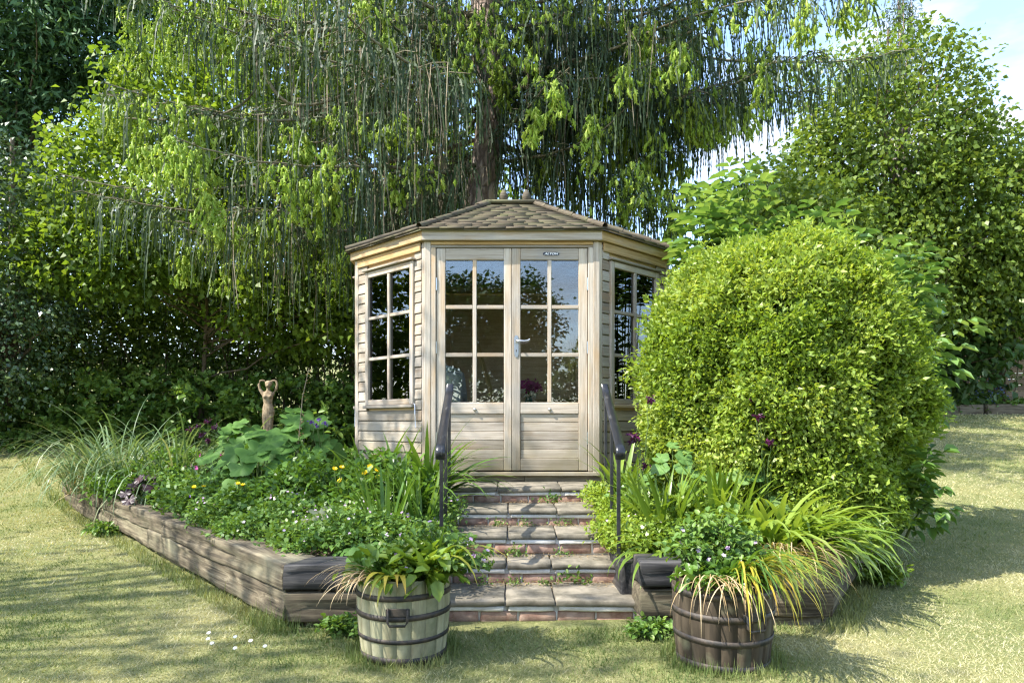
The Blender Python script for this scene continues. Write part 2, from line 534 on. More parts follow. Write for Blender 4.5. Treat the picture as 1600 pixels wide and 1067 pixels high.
def vnoise(x, y, f, seed=0):
    """smooth value noise on arrays"""
    x = np.asarray(x) * f + 100 + seed * 17.3; y = np.asarray(y) * f + 100 + seed * 9.1
    xi, yi = np.floor(x).astype(int), np.floor(y).astype(int)
    u, v_ = smooth(x - xi), smooth(y - yi)
    h = lambda a, b: np.modf(np.abs(np.sin(a * 127.1 + b * 311.7 + seed) * 43758.5453))[0]
    return (h(xi, yi) * (1 - u) + h(xi + 1, yi) * u) * (1 - v_) + (h(xi, yi + 1) * (1 - u) + h(xi + 1, yi + 1) * u) * v_

# ------------------------------------------------------------------ ground
def ground():
    ys = np.concatenate([np.arange(-14, 20, .35), np.array([21, 23, 26, 30, 36, 44, 56, 70, 100, 160, 300, 600])])
    xs = np.concatenate([-np.array([600, 300, 150, 80, 50, 36, 28, 23]), np.arange(-19, 19.1, .35), np.array([23, 28, 36, 50, 80, 150, 300, 600])])
    X, Y = np.meshgrid(xs, ys)
    V = np.stack([X, Y, gz(X, Y)], -1).reshape(-1, 3)
    nx = len(xs)
    i = np.arange(len(ys) - 1)[:, None] * nx; j = np.arange(nx - 1)[None]
    F = np.stack([i + j, i + j + 1, i + nx + j + 1, i + nx + j], -1).reshape(-1, 4)
    m, t, p, o = newmat('lawn')
    g1 = noisef(t, .9, 5, .6, rand=False)
    g2 = noisef(t, 45, 4, .7, rand=False)
    c1 = ramp(t, [(.35, (.095, .135, .035)), (.5, (.175, .19, .065)), (.64, (.27, .25, .11))], g1)
    c2 = ramp(t, [(.3, (.085, .105, .03)), (.7, (.36, .34, .17))], g2)
    t.links.new(mixc(t, c1, c2, .5), p.inputs['Base Color'])
    p.inputs['Roughness'].default_value = .95
    p.inputs['Specular IOR Level'].default_value = .1
    bump(t, p, g2, .8, .03)
    obj('lawn', mesh_np('lawn', V, F, True), m, None, None, 'structure')

LW = lambda t: (-1.25 - .65 * t, 3.85 + .76 * t)       # left sleeper wall line
RW = lambda t: (1.75 + .53 * t, 3.88 + .85 * t)        # right sleeper wall line

def in_bed(x, y):
    """inside either raised bed, the steps or the house"""
    x = np.asarray(x); y = np.asarray(y)
    mid = (y > 3.82) & (x < np.where(y > 3.9, 1.75 + (y - 3.88) * .62, 1.7)) & (x > -1.25 - (y - 3.85) * .855) & (y < 9.3)
    return mid

def grass():
    n = 420000
    Y = np.exp(rng.uniform(math.log(2.5), math.log(17.5), n))
    X = Y * rng.uniform(-1.0, 1.0, n)
    ok = ~in_bed(X, Y) & ~((np.hypot(X + .53, Y - 3.45) < .2) | (np.hypot(X - .99, Y - 3.33) < .2))
    ok &= ~((X > -2.6) & (X < 6) & (Y > 9.5))
    X, Y = X[ok], Y[ok]; n = len(X)
    P = np.stack([X, Y, gz(X, Y) - .004], 1)
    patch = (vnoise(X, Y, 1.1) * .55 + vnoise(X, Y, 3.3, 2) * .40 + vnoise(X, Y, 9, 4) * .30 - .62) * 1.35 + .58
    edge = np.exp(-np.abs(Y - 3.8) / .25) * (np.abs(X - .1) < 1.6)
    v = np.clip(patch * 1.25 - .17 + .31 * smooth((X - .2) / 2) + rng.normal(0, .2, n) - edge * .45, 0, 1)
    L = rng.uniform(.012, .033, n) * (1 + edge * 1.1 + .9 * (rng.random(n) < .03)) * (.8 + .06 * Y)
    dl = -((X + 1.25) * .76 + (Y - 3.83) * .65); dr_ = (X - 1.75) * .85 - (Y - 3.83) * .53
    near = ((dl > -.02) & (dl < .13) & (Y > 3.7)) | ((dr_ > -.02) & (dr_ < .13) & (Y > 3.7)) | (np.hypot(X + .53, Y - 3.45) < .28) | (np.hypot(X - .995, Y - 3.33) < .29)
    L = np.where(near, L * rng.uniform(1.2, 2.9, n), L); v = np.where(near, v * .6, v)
    az = rng.uniform(0, 2 * PI, n)
    tl = np.where(near, rng.uniform(.1, .8, n), rng.uniform(.5, 1.5, n))
    tl = np.where(v < .35, tl * .55, tl)
    D = np.stack([np.cos(az) * np.sin(tl), np.sin(az) * np.sin(tl), np.cos(tl)], 1)
    W = np.maximum(.0021, .00062 * Y) * rng.uniform(.7, 1.3, n)
    Sd = unit(np.cross(D, rvec(n)))
    V = np.stack([P - Sd * W[:, None], P + Sd * W[:, None], P + D * L[:, None]], 1).reshape(-1, 3)
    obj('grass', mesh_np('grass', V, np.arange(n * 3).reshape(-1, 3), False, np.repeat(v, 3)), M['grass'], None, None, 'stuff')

ground()
grass()

# ------------------------------------------------------------------ summer house
def summer_house():
    H = thing('summer_house', 'weathered cedar summer house with glazed double doors and shingled octagonal roof', 'summer house', (0, 7.48, .25))
    c = M['cedar']
    corners = [(-.772, 6.2), (.772, 6.2), (1.555, 6.983), (1.555, 7.983), (.772, 8.766), (-.772, 8.766), (-1.555, 7.983), (-1.555, 6.983)]
    F = frame((0, 6.2, 0), 0)
    FL = frame((-1.555, 6.983, 0), R(-45)); FR = frame((.772, 6.2, 0), R(45))
    FSL = frame((-1.555, 7.983, 0), R(-90)); FSR = frame((1.555, 6.983, 0), R(90))
    FB = frame((.772, 8.766, 0), R(180)); FBR = frame((1.555, 7.983, 0), R(135)); FBL = frame((-.772, 8.766, 0), R(225))
    faces = [(FL, 1.107), (FR, 1.107), (FSL, 1.0), (FSR, 1.0), (FB, 1.544), (FBR, 1.107), (FBL, 1.107)]
    # corner posts
    for (Fx, a, b) in [(F, -.772, -.716), (F, .716, .772)]:
        bar('corner_post', Fx, a, b, -.004, .06, .655, 2.712, c, H)
    for Fx, L in [(FL, 1.107), (FR, 1.107)]:
        if Fx is FL:
            bar('corner_post', Fx, .004, .058, -.008, .05, .45, 2.712, c, H)
            bar('corner_post', Fx, L - .045, L - .002, .004, .05, .45, 2.712, c, H)
        else:
            bar('corner_post', Fx, L - .058, L - .004, -.008, .05, .45, 2.712, c, H)
            bar('corner_post', Fx, .002, .045, .004, .05, .45, 2.712, c, H)
    # front jambs, head, frieze, threshold, plinth
    for a, b in [(-.7155, -.672), (.672, .7155)]:
        bar('door_jamb', F, a, b, .0, .06, .69, 2.66, c, H)
    bar('door_head', F, -.7155, .7155, .001, .06, 2.66, 2.682, M['board'], H)
    bar('frieze_board', F, -.7155, .7155, -.006, .06, 2.684, 2.712, M['eave'], H)
    bar('threshold', F, -.772, .772, -.03, .08, .652, .684, c, H)
    for a, b in [(-.77, -.32), (-.317, .11), (.113, .77)]:
        bar('plinth_block', F, a, b, .0, .09, .48, .650, M['sleeper'], H)
    # double doors, each a part with its own pieces
    for x0, x1, hinge in [(-.667, -.0045, -1), (-.0015, .667, 1)]:
        D = bpy.data.objects.new('door', None); D.empty_display_size = .1
        put(D, H, F @ Matrix.Translation(((x0 + x1) / 2, .03, .69)))
        ya, yb = .012, .05
        sw = .078
        bar('stile', F, x0, x0 + (sw if hinge < 0 else .076), ya, yb, .697, 2.655, c, D)
        bar('stile', F, x1 - (sw if hinge > 0 else .066), x1, ya, yb, .697, 2.655, c, D)
        g0, g1 = x0 + (sw if hinge < 0 else .076) + .001, x1 - (sw if hinge > 0 else .066) - .001
        bar('rail', F, g0, g1, ya, yb, 2.553, 2.655, c, D)
        bar('rail', F, g0, g1, ya, yb, 1.199, 1.297, c, D)
        bar('rail', F, g0, g1, ya, yb, .697, .803, c, D)
        xm = (g0 + g1) / 2
        for z in (1.716, 2.138):
            for a, b in ((g0, xm - .018), (xm + .018, g1)):
                bar('glazing_bar', F, a, b, ya + .003, yb, z - .0165, z + .0165, c, D)
        bar('glazing_bar', F, xm - .017, xm + .017, ya + .001, yb, 1.2975, 2.5525, c, D)
        for a, b in ((g0, xm - .017), (xm + .017, g1)):
            for q0, q1 in ((1.297, 1.6995), (1.7325, 2.1215), (2.1545, 2.553)):
                bar('pane', F, a, b, .034, .038, q0, q1, M['glass'], D, 0)
        zz = np.array([.803, .884, .964, 1.043, 1.122, 1.199])
        for k in range(5):
            bar('panel_board', F, g0, g1, .026 + .001 * (k % 2), .042, zz[k] + .0015, zz[k + 1] - .0015, M['board'] if k == 4 else c, D, .003)
        for z in (2.34, 1.78, .98):
            xa = x0 - .004 if hinge < 0 else x1 - .006
            bar('hinge', F, xa, xa + .010, .002, .018, z - .055, z + .055, M['metal'], D, .002)
        kx = xm
        th = np.linspace(0, PI, 7)
        V, Q = lathe([(.0, .0), (.013, .0), (.015, .006), (.011, .014), (.0, .016)], 10)
        obj('turn_button', mesh_np('turn_button', V, Q, True), M['metal'], D, F @ Matrix.Translation((kx, .012, 1.235)) @ Matrix.Rotation(R(90), 4, 'X'))
        if hinge > 0:
            bm = bmesh.new()
            pts = [(-.019, -.07), (-.010, -.094), (.010, -.094), (.019, -.07), (.019, .075), (.010, .097), (-.010, .097), (-.019, .075)]
            f = bm.faces.new([bm.verts.new((x, 0, z)) for x, z in pts])
            r = bmesh.ops.extrude_face_region(bm, geom=[f])
            bmesh.ops.translate(bm, vec=(0, -.006, 0), verts=[e for e in r['geom'] if isinstance(e, bmesh.types.BMVert)])
            bmesh.ops.recalc_face_normals(bm, faces=bm.faces)
            me = bpy.data.meshes.new('handle_plate'); bm.to_mesh(me); bm.free()
            hx = x0 + .040
            obj('handle_plate', me, M['metal'], D, F @ Matrix.Translation((hx, .012, 1.79)))
            V, Q = tube([(hx, 6.2 + .006, 1.835), (hx, 6.2 - .042, 1.835), (hx + .02, 6.2 - .05, 1.834), (hx + .07, 6.2 - .052, 1.831), (hx + .10, 6.2 - .052, 1.836), (hx + .118, 6.2 - .05, 1.848)], [.009, .008, .0085, .0075, .007, .006], 8)
            obj('lever', mesh_np('lever', V, Q, True), M['metal'], D)
            bar('keyhole', F, hx - .003, hx + .003, .0045, .0055, 1.742, 1.762, M['dark'], D, 0)
            # oval maker's plate on the top rail
            bm = bmesh.new()
            o_ = []
            for k in range(20):
                a = k * 2 * PI / 20
                o_.append(bm.verts.new((math.copysign(.048, math.cos(a)) + .024 * math.cos(a) * 1.0, 0, .0155 * math.sin(a))))
            f = bm.faces.new(o_)
            r = bmesh.ops.extrude_face_region(bm, geom=[f])
            bmesh.ops.translate(bm, vec=(0, -.004, 0), verts=[e for e in r['geom'] if isinstance(e, bmesh.types.BMVert)])
            bmesh.ops.recalc_face_normals(bm, faces=bm.faces)
            me = bpy.data.meshes.new('name_plate'); bm.to_mesh(me); bm.free()
            obj('name_plate', me, M['badge'], D, F @ Matrix.Translation((.345, .0115, 2.606)))
            cu = bpy.data.curves.new('plate_lettering', 'FONT')
            cu.body = 'ALTON'; cu.size = .030; cu.align_x = 'CENTER'; cu.align_y = 'CENTER'; cu.shear = .25; cu.extrude = .0006; cu.offset = .0011
            cu.materials.append(M['white'])
            tmp = bpy.data.objects.new('lettering', cu)
            me = bpy.data.meshes.new_from_object(tmp)
            bpy.data.objects.remove(tmp)
            obj('plate_lettering', me, M['white'], D, F @ Matrix.Translation((.345, .0068, 2.606)) @ Matrix.Rotation(R(90), 4, 'X') @ Matrix.Diagonal((1.15, .8, 1, 1)))
    # side windows in the two canted faces
    for Fx, a, b, lo, L in [(FL, .205, .965, 1, 1.107), (FR, .142, .902, 0, 1.107), (FSL, .12, .88, -1, 1.0), (FSR, .12, .88, -1, 1.0)]:
        Wn = bpy.data.objects.new('window', None); Wn.empty_display_size = .1
        put(Wn, H, Fx @ Matrix.Translation(((a + b) / 2, 0, 1.27)))
        z0, z1 = 1.285, 2.565
        fw = .05
        bar('window_stile', Fx, a, a + fw, -.022, .04, z0, z1, c, Wn)
        bar('window_stile', Fx, b - fw, b, -.022, .04, z0, z1, c, Wn)
        bar('window_rail', Fx, a + fw + .001, b - fw - .001, -.021, .04, z1 - .055, z1, c, Wn)
        bar('window_rail', Fx, a + fw + .001, b - fw - .001, -.021, .04, z0, z0 + .05, c, Wn)
        bar('window_sill', Fx, a - .012, b + .012, -.045, .02, z0 - .03, z0 - .002, c, Wn)
        bar('drip_board', Fx, a - .02, b + .02, -.05, .0, z1 + .006, z1 + .024, M['board'], Wn)
        xm = (a + b) / 2
        bar('glazing_bar', Fx, xm - .018, xm + .018, -.018, .03, z0 + .051, z1 - .056, c, Wn)
        hh = (z1 - .056 - z0 - .051) / 3
        for k in (1, 2):
            z = z0 + .051 + k * hh
            for p, q in ((a + fw + .001, xm - .0185), (xm + .0185, b - fw - .001)):
                bar('glazing_bar', Fx, p, q, -.016, .03, z - .015, z + .015, c, Wn)
        for p, q in ((a + fw, xm - .018), (xm + .018, b - fw)):
            for k in range(3):
                bar('pane', Fx, p, q, .004, .008, z0 + .051 + k * hh + .0155 * (k > 0), z0 + .051 + (k + 1) * hh - .0155 * (k < 2), M['glass'], Wn, 0)
        if lo < 0:
            bar('corner_post', Fx, .002, .045, .022, .06, .45, 2.71, M['inner'], H)
        # casement stay hanging by the window foot
        px = (b + .03) if lo else (a - .03)
        q = Fx @ Vector((px, -.02, 1.285)); e = Fx @ Vector((px + .01, -.022, 1.09)); e2 = Fx @ Vector((px + .024, -.022, 1.075))
        k_ = Fx @ Vector((px - .02, -.02, 1.287))
        V, Q = tube([k_, q, (q * .5 + e * .5), e, e2], .0045, 6)
        obj('window_stay', mesh_np('window_stay', V, Q, True), M['metal'], Wn)
        # lining round the opening
        for x0_, x1_, za, zb_ in [(.06, L - .06, .5, z0 - .032), (.06, a, z0 - .03, z1 + .03), (b, L - .06, z0 - .03, z1 + .03), (.06, L - .06, z1 + .032, 2.70)]:
            bar('lining', Fx, x0_, x1_, .026, .036, za, zb_, M['inner'], H, 0, False)
        st = .0955
        z = .47
        while z < 2.68:
            zt = min(z + st - .002, 2.70)
            segs = [(.059, L - .046)] if Fx is FL else [(.046, L - .059)] if Fx is FR else [(.01, L - .01)]
            s0, s1 = segs[0]
            if zt > z0 - .03 and z < z1 + .02:
                segs = [(s0, a - .001), (b + .001, s1)]
            if z < z1 + .02 and zt > z1 + .02 or z < z0 - .03 < zt:
                pass
            for p, q_ in segs:
                tilt_board(Fx, p, q_, z, zt, M['board'], H)
            z += st
        bar('frieze_board', Fx, .046 if Fx is FR else .059, L - (.046 if Fx is FL else .059), -.016, .0, 2.635, 2.712, M['eave'], H)
    # the five faces the doors' side hides
    for Fx, L in faces[4:]:
        z = .47
        while z < 2.68:
            tilt_board(Fx, .01, L - .01, z, min(z + .0935, 2.70), M['inner'], H)
            z += .0955
        bar('corner_post', Fx, .0, .05, .040, .08, .45, 2.71, M['inner'], H)
        bar('lining', Fx, .012, L - .012, .026, .036, .5, 2.70, M['inner'], H, 0, False)
        bar('wall_stud', Fx, L * .5 - .02, L * .5 + .02, .038, .075, .66, 2.71, M['stick'] if Fx is FB else M['inner'], H)
    # plinth, floor
    for Fx, L in [(f, l) for f, l in faces]:
        bar('plinth_beam', Fx, .0, L, .02, .09, .1, .468, M['tarred'], H)
    me = bpy.data.meshes.new('floor')
    bm = bmesh.new()
    vs = [bm.verts.new((x * .97, (y - 7.48) * .97 + 7.48, .66)) for x, y in corners]
    bm.faces.new(vs); bm.to_mesh(me); bm.free()
    obj('floor', me, M['inner'], H)
    # eaves: fascia all round
    allf = [(F, -.772, .772)] + [(f, 0, l) for f, l in faces]
    for Fx, a, b in allf:
        e = .0186
        bar('fascia', Fx, a - e, b + e, -.045, -.022, 2.714, 2.80, M['cedar'] if Fx is F else M['eave'], H, .004, False)
        bar('soffit', Fx, a - .008, b + .008, -.0215, .03, 2.716, 2.728, M['eave'], H, 0, False)
    # roof
    def off(poly, d):
        out = []
        n = len(poly)
        for i in range(n):
            p0, p1, p2 = Vector(poly[i - 1]), Vector(poly[i]), Vector(poly[(i + 1) % n])
            n1 = (p1 - p0).normalized(); n2 = (p2 - p1).normalized()
            n1 = Vector((n1.y, -n1.x)); n2 = Vector((n2.y, -n2.x))
            b = (n1 + n2).normalized()
            out.append(p1 + b * d / b.dot(n1))
        return out
    E = [Vector((p.x, p.y, 2.805)) for p in off(corners, .075)]
    C = [Vector((x, y, 3.345)) for x, y in [(-.215, 7.2), (.215, 7.2), (.31, 7.3), (.31, 7.66), (.215, 7.76), (-.215, 7.76), (-.31, 7.66), (-.31, 7.3)]]
    ctr = Vector((0, 7.48, 2.7))
    V = [p for p in E] + [p for p in C] + [Vector((p.x, p.y, 2.79)) for p in E]
    Q = [(i, (i + 1) % 8, 8 + (i + 1) % 8, 8 + i) for i in range(8)] + [(16 + i, 16 + (i + 1) % 8, (i + 1) % 8, i) for i in range(8)]
    deck = obj('roof', mesh_np('roof', np.array([list(v) for v in V]), Q), M['shingle'], H)
    rest = Acc()
    for i in range(8):
        e0, e1, c0, c1 = E[i], E[(i + 1) % 8], C[i], C[(i + 1) % 8]
        nrm = (e1 - e0).cross(c0 - e0).normalized()
        rows = 18
        for r in range(rows):
            v0, v1 = r / rows - .008, min((r + 1.35) / rows, 1)
            P0, P1 = e0.lerp(c0, v0), e1.lerp(c1, v0)
            wdt = (P1 - P0).length
            n = max(2, int(round(wdt / .19)))
            cuts = np.clip(np.linspace(0, 1, n + 1) + np.concatenate([[0], rng.uniform(-.25, .25, n - 1) / n, [0]]), 0, 1)
            for k in range(n):
                u0, u1 = cuts[k] + .002, cuts[k + 1] - .002
                jag = rng.uniform(-.005, .005) / .95
                P = lambda u, v: e0.lerp(e1, u).lerp(c0.lerp(c1, u), v)
                th = .006 + rng.uniform(0, .005)
                base = [P(u0, v0 + jag), P(u1, v0 + jag + rng.uniform(-.004, .004)), P(u1, v1), P(u0, v1)]
                lift = [.007, .007, .0, .0]
                lo_ = [b + nrm * (l - .006) for b, l in zip(base, lift)]
                hi_ = [b + nrm * (l + th * (1 if q < 2 else .3)) for q, (b, l) in enumerate(zip(base, lift))]
                VV = np.array([list(x) for x in lo_ + hi_])
                QQ = [(0, 3, 2, 1), (4, 5, 6, 7), (0, 1, 5, 4), (1, 2, 6, 5), (2, 3, 7, 6), (3, 0, 4, 7)]
                if i in (0, 1, 7):
                    mid = Vector(VV.mean(0))
                    obj('shingle', mesh_np('shingle', VV - np.array(mid), QQ), M['shingle'], deck, Matrix.Translation(mid))
                else:
                    rest.add(VV, QQ)
        # hip capping, short lengths
        for k in range(5):
            a, b = e0.lerp(c0, k / 5 - .01), e0.lerp(c0, (k + 1.12) / 5 if k < 4 else 1)
            VV, QQ = tube([a + Vector((0, 0, .028)), b + Vector((0, 0, .022))], [.03, .026], 6)
            obj('hip_cap', mesh_np('hip_cap', VV, QQ), M['shingle'], deck)
    obj('shingles', rest.mesh('shingles'), M['shingle'], deck, None, 'stuff')
    # cap with two acorn finials
    cz = 3.345
    V, Q = [], []
    for k, (s, z) in enumerate([(1.12, cz), (1.22, cz + .012), (1.22, cz + .034), (.35, cz + .085)]):
        for p in C:
            V.append((p.x * s, (p.y - 7.48) * s + 7.48, z))
    Q = [(k * 8 + i, k * 8 + (i + 1) % 8, k * 8 + 8 + (i + 1) % 8, k * 8 + 8 + i) for k in range(3) for i in range(8)] + [(24, 25, 26, 27), (24, 27, 28, 31), (28, 29, 30, 31)]
    obj('roof_cap', mesh_np('roof_cap', V, Q), M['shingle'], H)
    V, Q = lathe([(.0, .0), (.035, .0), (.03, .02), (.022, .04), (.034, .055), (.046, .085), (.043, .115), (.03, .145), (.012, .17), (0, .175)], 12)
    for x in (-.088, .152):
        obj('finial', mesh_np('finial', V, Q, True), M['shingle'], H, Matrix.Translation((x, 7.44, cz + .06)))

def lathe(prof, n=12):
    V, Q = [], []
    for r, z in prof:
        for k in range(n):
            a = 2 * PI * k / n
            V.append((r * math.cos(a), r * math.sin(a), z))
    for i in range(len(prof) - 1):
        for k in range(n):
            Q.append((i * n + k, i * n + (k + 1) % n, (i + 1) * n + (k + 1) % n, (i + 1) * n + k))
    return np.array(V), np.array(Q)

_tb = {}
def tilt_board(Fx, x0, x1, z0, z1, mat, parent):
    """shiplap: the foot of each board stands proud of the one below"""
    L, h = x1 - x0, z1 - z0
    key = (round(L, 3), round(h, 3))
    if key not in _tb:
        pr = [(.022, -h / 2), (-.002, -h / 2), (-.003, -h / 2 + .006), (.003, h / 2 - .016), (.009, h / 2 - .005), (.022, h / 2)]
        V = [(s * L / 2, y, z) for s in (-1, 1) for y, z in pr]
        n = len(pr)
        me = bpy.data.meshes.new('wall_board')
        me.from_pydata(V, [], [(i, i + n, (i + 1) % n + n, (i + 1) % n) for i in range(n)] + [tuple(range(n)), tuple(range(2 * n - 1, n - 1, -1))])
        _tb[key] = me
    obj('wall_board', _tb[key], mat, parent, Fx @ Matrix.Translation(((x0 + x1) / 2, rng.uniform(-.001, .001), (z0 + z1) / 2)))

summer_house()

# things seen through the panes
def inside():
    def cushion(name, sx, sy, sz, mat, parent, Mx):
        V, Q = lattice_box(sx, sy, sz, 6, 6, 5, .02, .004, 4)
        r = np.abs(V) / (np.array([sx, sy, sz]) / 2)
        e = np.sort(r, 1)[:, 1:2]
        V = V * (1 - .09 * np.clip(e - .55, 0, 1) / .45)
        return obj(name, mesh_np(name, V, Q, True), mat, parent, Mx)
    A = thing('armchair', 'grey blue fabric armchair seen through the left door glass', 'armchair', (-.82, 7.2, .66))
    T = lambda x, y, z, rz=0, rx=0: Matrix.Translation((x, y, z)) @ Matrix.Rotation(rz, 4, 'Z') @ Matrix.Rotation(rx, 4, 'X')
    cushion('seat', .62, .62, .24, M['fabric'], A, T(-.82, 7.2, .98, R(-30)))
    cushion('backrest', .62, .2, .72, M['fabric'], A, T(-.84, 7.38, 1.36, R(-30), R(-8)))
    cushion('arm', .16, .6, .42, M['fabric'], A, T(-.58, 7.08, 1.1, R(-30)))
    cushion('arm', .16, .6, .42, M['fabric'], A, T(-1.1, 7.30, 1.1, R(-30)))
    cushion('base', .6, .58, .16, M['fabric'], A, T(-.82, 7.2, .75, R(-30)))
    tag(cushion('scatter_cushion', .34, .14, .34, flat('pale_cushion', (.34, .4, .42), .9), None, T(-.62, 7.13, 1.46, R(-35), R(12))),
        'pale grey cushion leaning on the armchair behind the left door', 'cushion')
    t = thing('side_table', 'small brown wooden table behind the right door glass', 'table', (.3, 7.3, .66))
    Ft = frame((.3, 7.3, 0), 0)
    bar('table_top', Ft, -.34, .3, -.25, .25, 1.245, 1.275, M['table'], t)
    for sx in (-.3, .26):
        for sy in (-.21, .21):
            bar('leg', Ft, sx - .02, sx + .02, sy - .02, sy + .02, .662, 1.244, M['table'], t)
    v = thing('flower_vase', 'green glass vase of pink and white flowers on the table indoors', 'vase', (.17, 7.2, 1.276))
    V, Q = lathe([(0, 0), (.035, 0), (.045, .03), (.04, .07), (.028, .10), (.035, .12)], 14)
    obj('vase', mesh_np('vase', V, Q, True), M['greenglass'], v, Matrix.Translation((.17, 7.2, 1.276)))
    n = 260
    P = np.array([.17, 7.2, 1.46]) + rvec(n) * np.array([.13, .09, .075]) * (rng.random((n, 1)) ** .4) + np.array([.0, 0, .02])
    hi = P[:, 2] > 1.44
    V, Q = leaf_quads(P[hi], rvec(hi.sum()), rvec(hi.sum()), .04, .035)
    obj('flowers', mesh_np('flowers', V, Q, v=np.repeat(rng.random(hi.sum()), 4)), M['magenta'], v)
    k = (~hi).sum()
    V, Q = leaf_quads(P[~hi], rvec(k), rvec(k), .05, .03)
    obj('leaves', mesh_np('leaves', V, Q, v=np.repeat(rng.random(k) * .3, 4)), M['ground'], v, None, 'stuff')
    for dx, dz in ((-.06, .0), (.03, -.02), (.055, -.045), (-.02, -.06)):
        n = 24
        P = np.array([.17 + dx, 7.11, 1.44 + dz]) + rvec(n) * .018
        V, Q = leaf_quads(P, rvec(n), rvec(n), .022, .02)
        obj('white_flower', mesh_np('white_flower', V, Q, v=np.full(n * 4, .5)), M['daisy'], v)
    b = thing('wicker_basket', 'shallow woven wicker basket beside the flower vase indoors', 'basket', (.345, 7.15, 1.276))
    A_ = Acc()
    for k in range(6):
        th = np.linspace(0, 2 * PI, 17)
        rr = .075 + .006 * k
        V, Q = tube(np.stack([.345 + rr * np.cos(th), 7.15 + rr * np.sin(th) * .8, np.full(17, 1.284 + .013 * k)], 1), .0068, 5)
        A_.add(V, Q)
    obj('weave', A_.mesh('weave', True), M['wicker'], b, None, 'stuff')
    k = thing('wicker_chair', 'round backed wicker chair behind the right hand door pane', 'chair', (.62, 7.15, .66))
    th = np.linspace(0, PI, 15)
    A_ = Acc()
    for q in range(3):
        rr = .2 - .018 * q
        V, Q = tube(np.stack([.56 + rr * np.cos(th), np.full(15, 7.1 + .004 * q), 1.16 + rr * .95 * np.sin(th)], 1), .011, 6)
        A_.add(V, Q)
    for q in np.linspace(-.15, .15, 9):
        zt = 1.16 + math.sqrt(max(.18 ** 2 - q * q, 0)) * .95
        V, Q = tube([(.56 + q, 7.1, 1.1), (.56 + q, 7.1, zt)], .006, 5); A_.add(V, Q)
    obj('backrest', A_.mesh('backrest', True), M['wicker'], k)
    V, Q = lathe([(0, 1.06), (.2, 1.06), (.22, 1.09), (.2, 1.11), (0, 1.11)], 16)
    obj('seat', mesh_np('seat', V + np.array([.56, 7.3, 0]), Q, True), M['wicker'], k)
    for sx, sy in ((-.14, 7.16), (.14, 7.16), (-.14, 7.44), (.14, 7.44)):
        V, Q = tube([(.56 + sx, sy, 1.07), (.56 + sx * 1.2, sy, .665)], .014, 6)
        obj('leg', mesh_np('leg', V, Q, True), M['wicker'], k)
    # a batten leaning against the back wall
    p = Vector((-.46, 8.5, 2.2)); q = Vector((-.02, 8.2, .69))
    d = (q - p)
    tag(obj('timber_batten', box_mesh('timber_batten', d.length, .03, .06, .003), M['stick'], None, Matrix.Translation((p + q) / 2) @ d.to_track_quat('X', 'Y').to_matrix().to_4x4()),
        'pale timber batten leaning indoors behind the left door', 'batten')
inside()

# ------------------------------------------------------------------ brick and stone steps
TREAD = [(5.62, .60), (5.14, .485), (4.70, .372), (4.41, .236), (3.98, .115)]
def steps():
    G = thing('garden_steps', 'five brick steps with worn stone treads leading up to the doors', 'steps', (.1, 3.98, 0))
    XL, XR = -.52, .71
    cuts = [[-.52, -.12, .40, .72], [-.52, -.03, .33, .71], [-.52, -.03, .30, .70], [-.52, -.035, .25, .70], [-.52, -.04, .245, .725]]
    for i, (Y, z) in enumerate(TREAD):
        Yb = TREAD[i - 1][0] + .06 if i else 6.21
        zl = TREAD[i + 1][1] if i < 4 else -.06
        # mortared core behind the facing
        V, Q = lattice_box(XR - XL, Yb - Y - .03, z - .036 - zl + .01, 10, 3, 2, .006, .003, 5, i)
        obj('mortar_core', mesh_np('mortar_core', V, Q), M['mortar'], G, Matrix.Translation(((XL + XR) / 2, (Y + .033 + Yb) / 2, (z - .036 + zl - .01) / 2)))
        for k in range(3):
            a, b = cuts[i][k] + .004, cuts[i][k + 1] - .004
            V, Q = lattice_box(b - a, Yb - Y, .032, 9, 7, 2, .006, .009, 5, i * 3 + k + .3)
            obj('stone_slab', mesh_np('stone_slab', V, Q), M['slab'], G, Matrix.Translation(((a + b) / 2, (Y + Yb) / 2, z - .018)) @ Matrix.Rotation(rng.uniform(-.006, .006), 4, 'X') @ Matrix.Rotation(rng.uniform(-.006, .006), 4, 'Y'))
        # whitish bed under the slab
        for k in range(3):
            a, b = cuts[i][k] + .02, cuts[i][k + 1] - .01
            V, Q = lattice_box(b - a, .04, .028, 12, 2, 2, .005, .006, 6, i * 5 + k)
            obj('mortar_bed', mesh_np('mortar_bed', V, Q), M['mortar'], G, Matrix.Translation(((a + b) / 2, Y + .030, z - .050)))
        x = XL - rng.uniform(0, .12)
        zb = z - .066
        while x < XR - .03:
            a, b = max(x, XL), min(x + .208, XR)
            if b - a > .03:
                h = .062
                V, Q = lattice_box(b - a, .09, h, 6, 3, 3, .007, .005, 9, x * 9 + i)
                obj('brick', mesh_np('brick', V, Q), M['brick'], G, Matrix.Translation(((a + b) / 2, Y + .064 + rng.uniform(-.003, .003), zb - h / 2)))
            x += .220
        if i == 4:
            x = XL - .1
            while x < XR - .03:
                a, b = max(x, XL), min(x + .208, XR)
                if b - a > .03:
                    V, Q = lattice_box(b - a, .09, .06, 6, 3, 3, .007, .005, 9, x * 9 + 77)
                    obj('brick', mesh_np('brick', V, Q), M['brick'], G, Matrix.Translation(((a + b) / 2, Y + .066, -.022)))
                x += .220
steps()

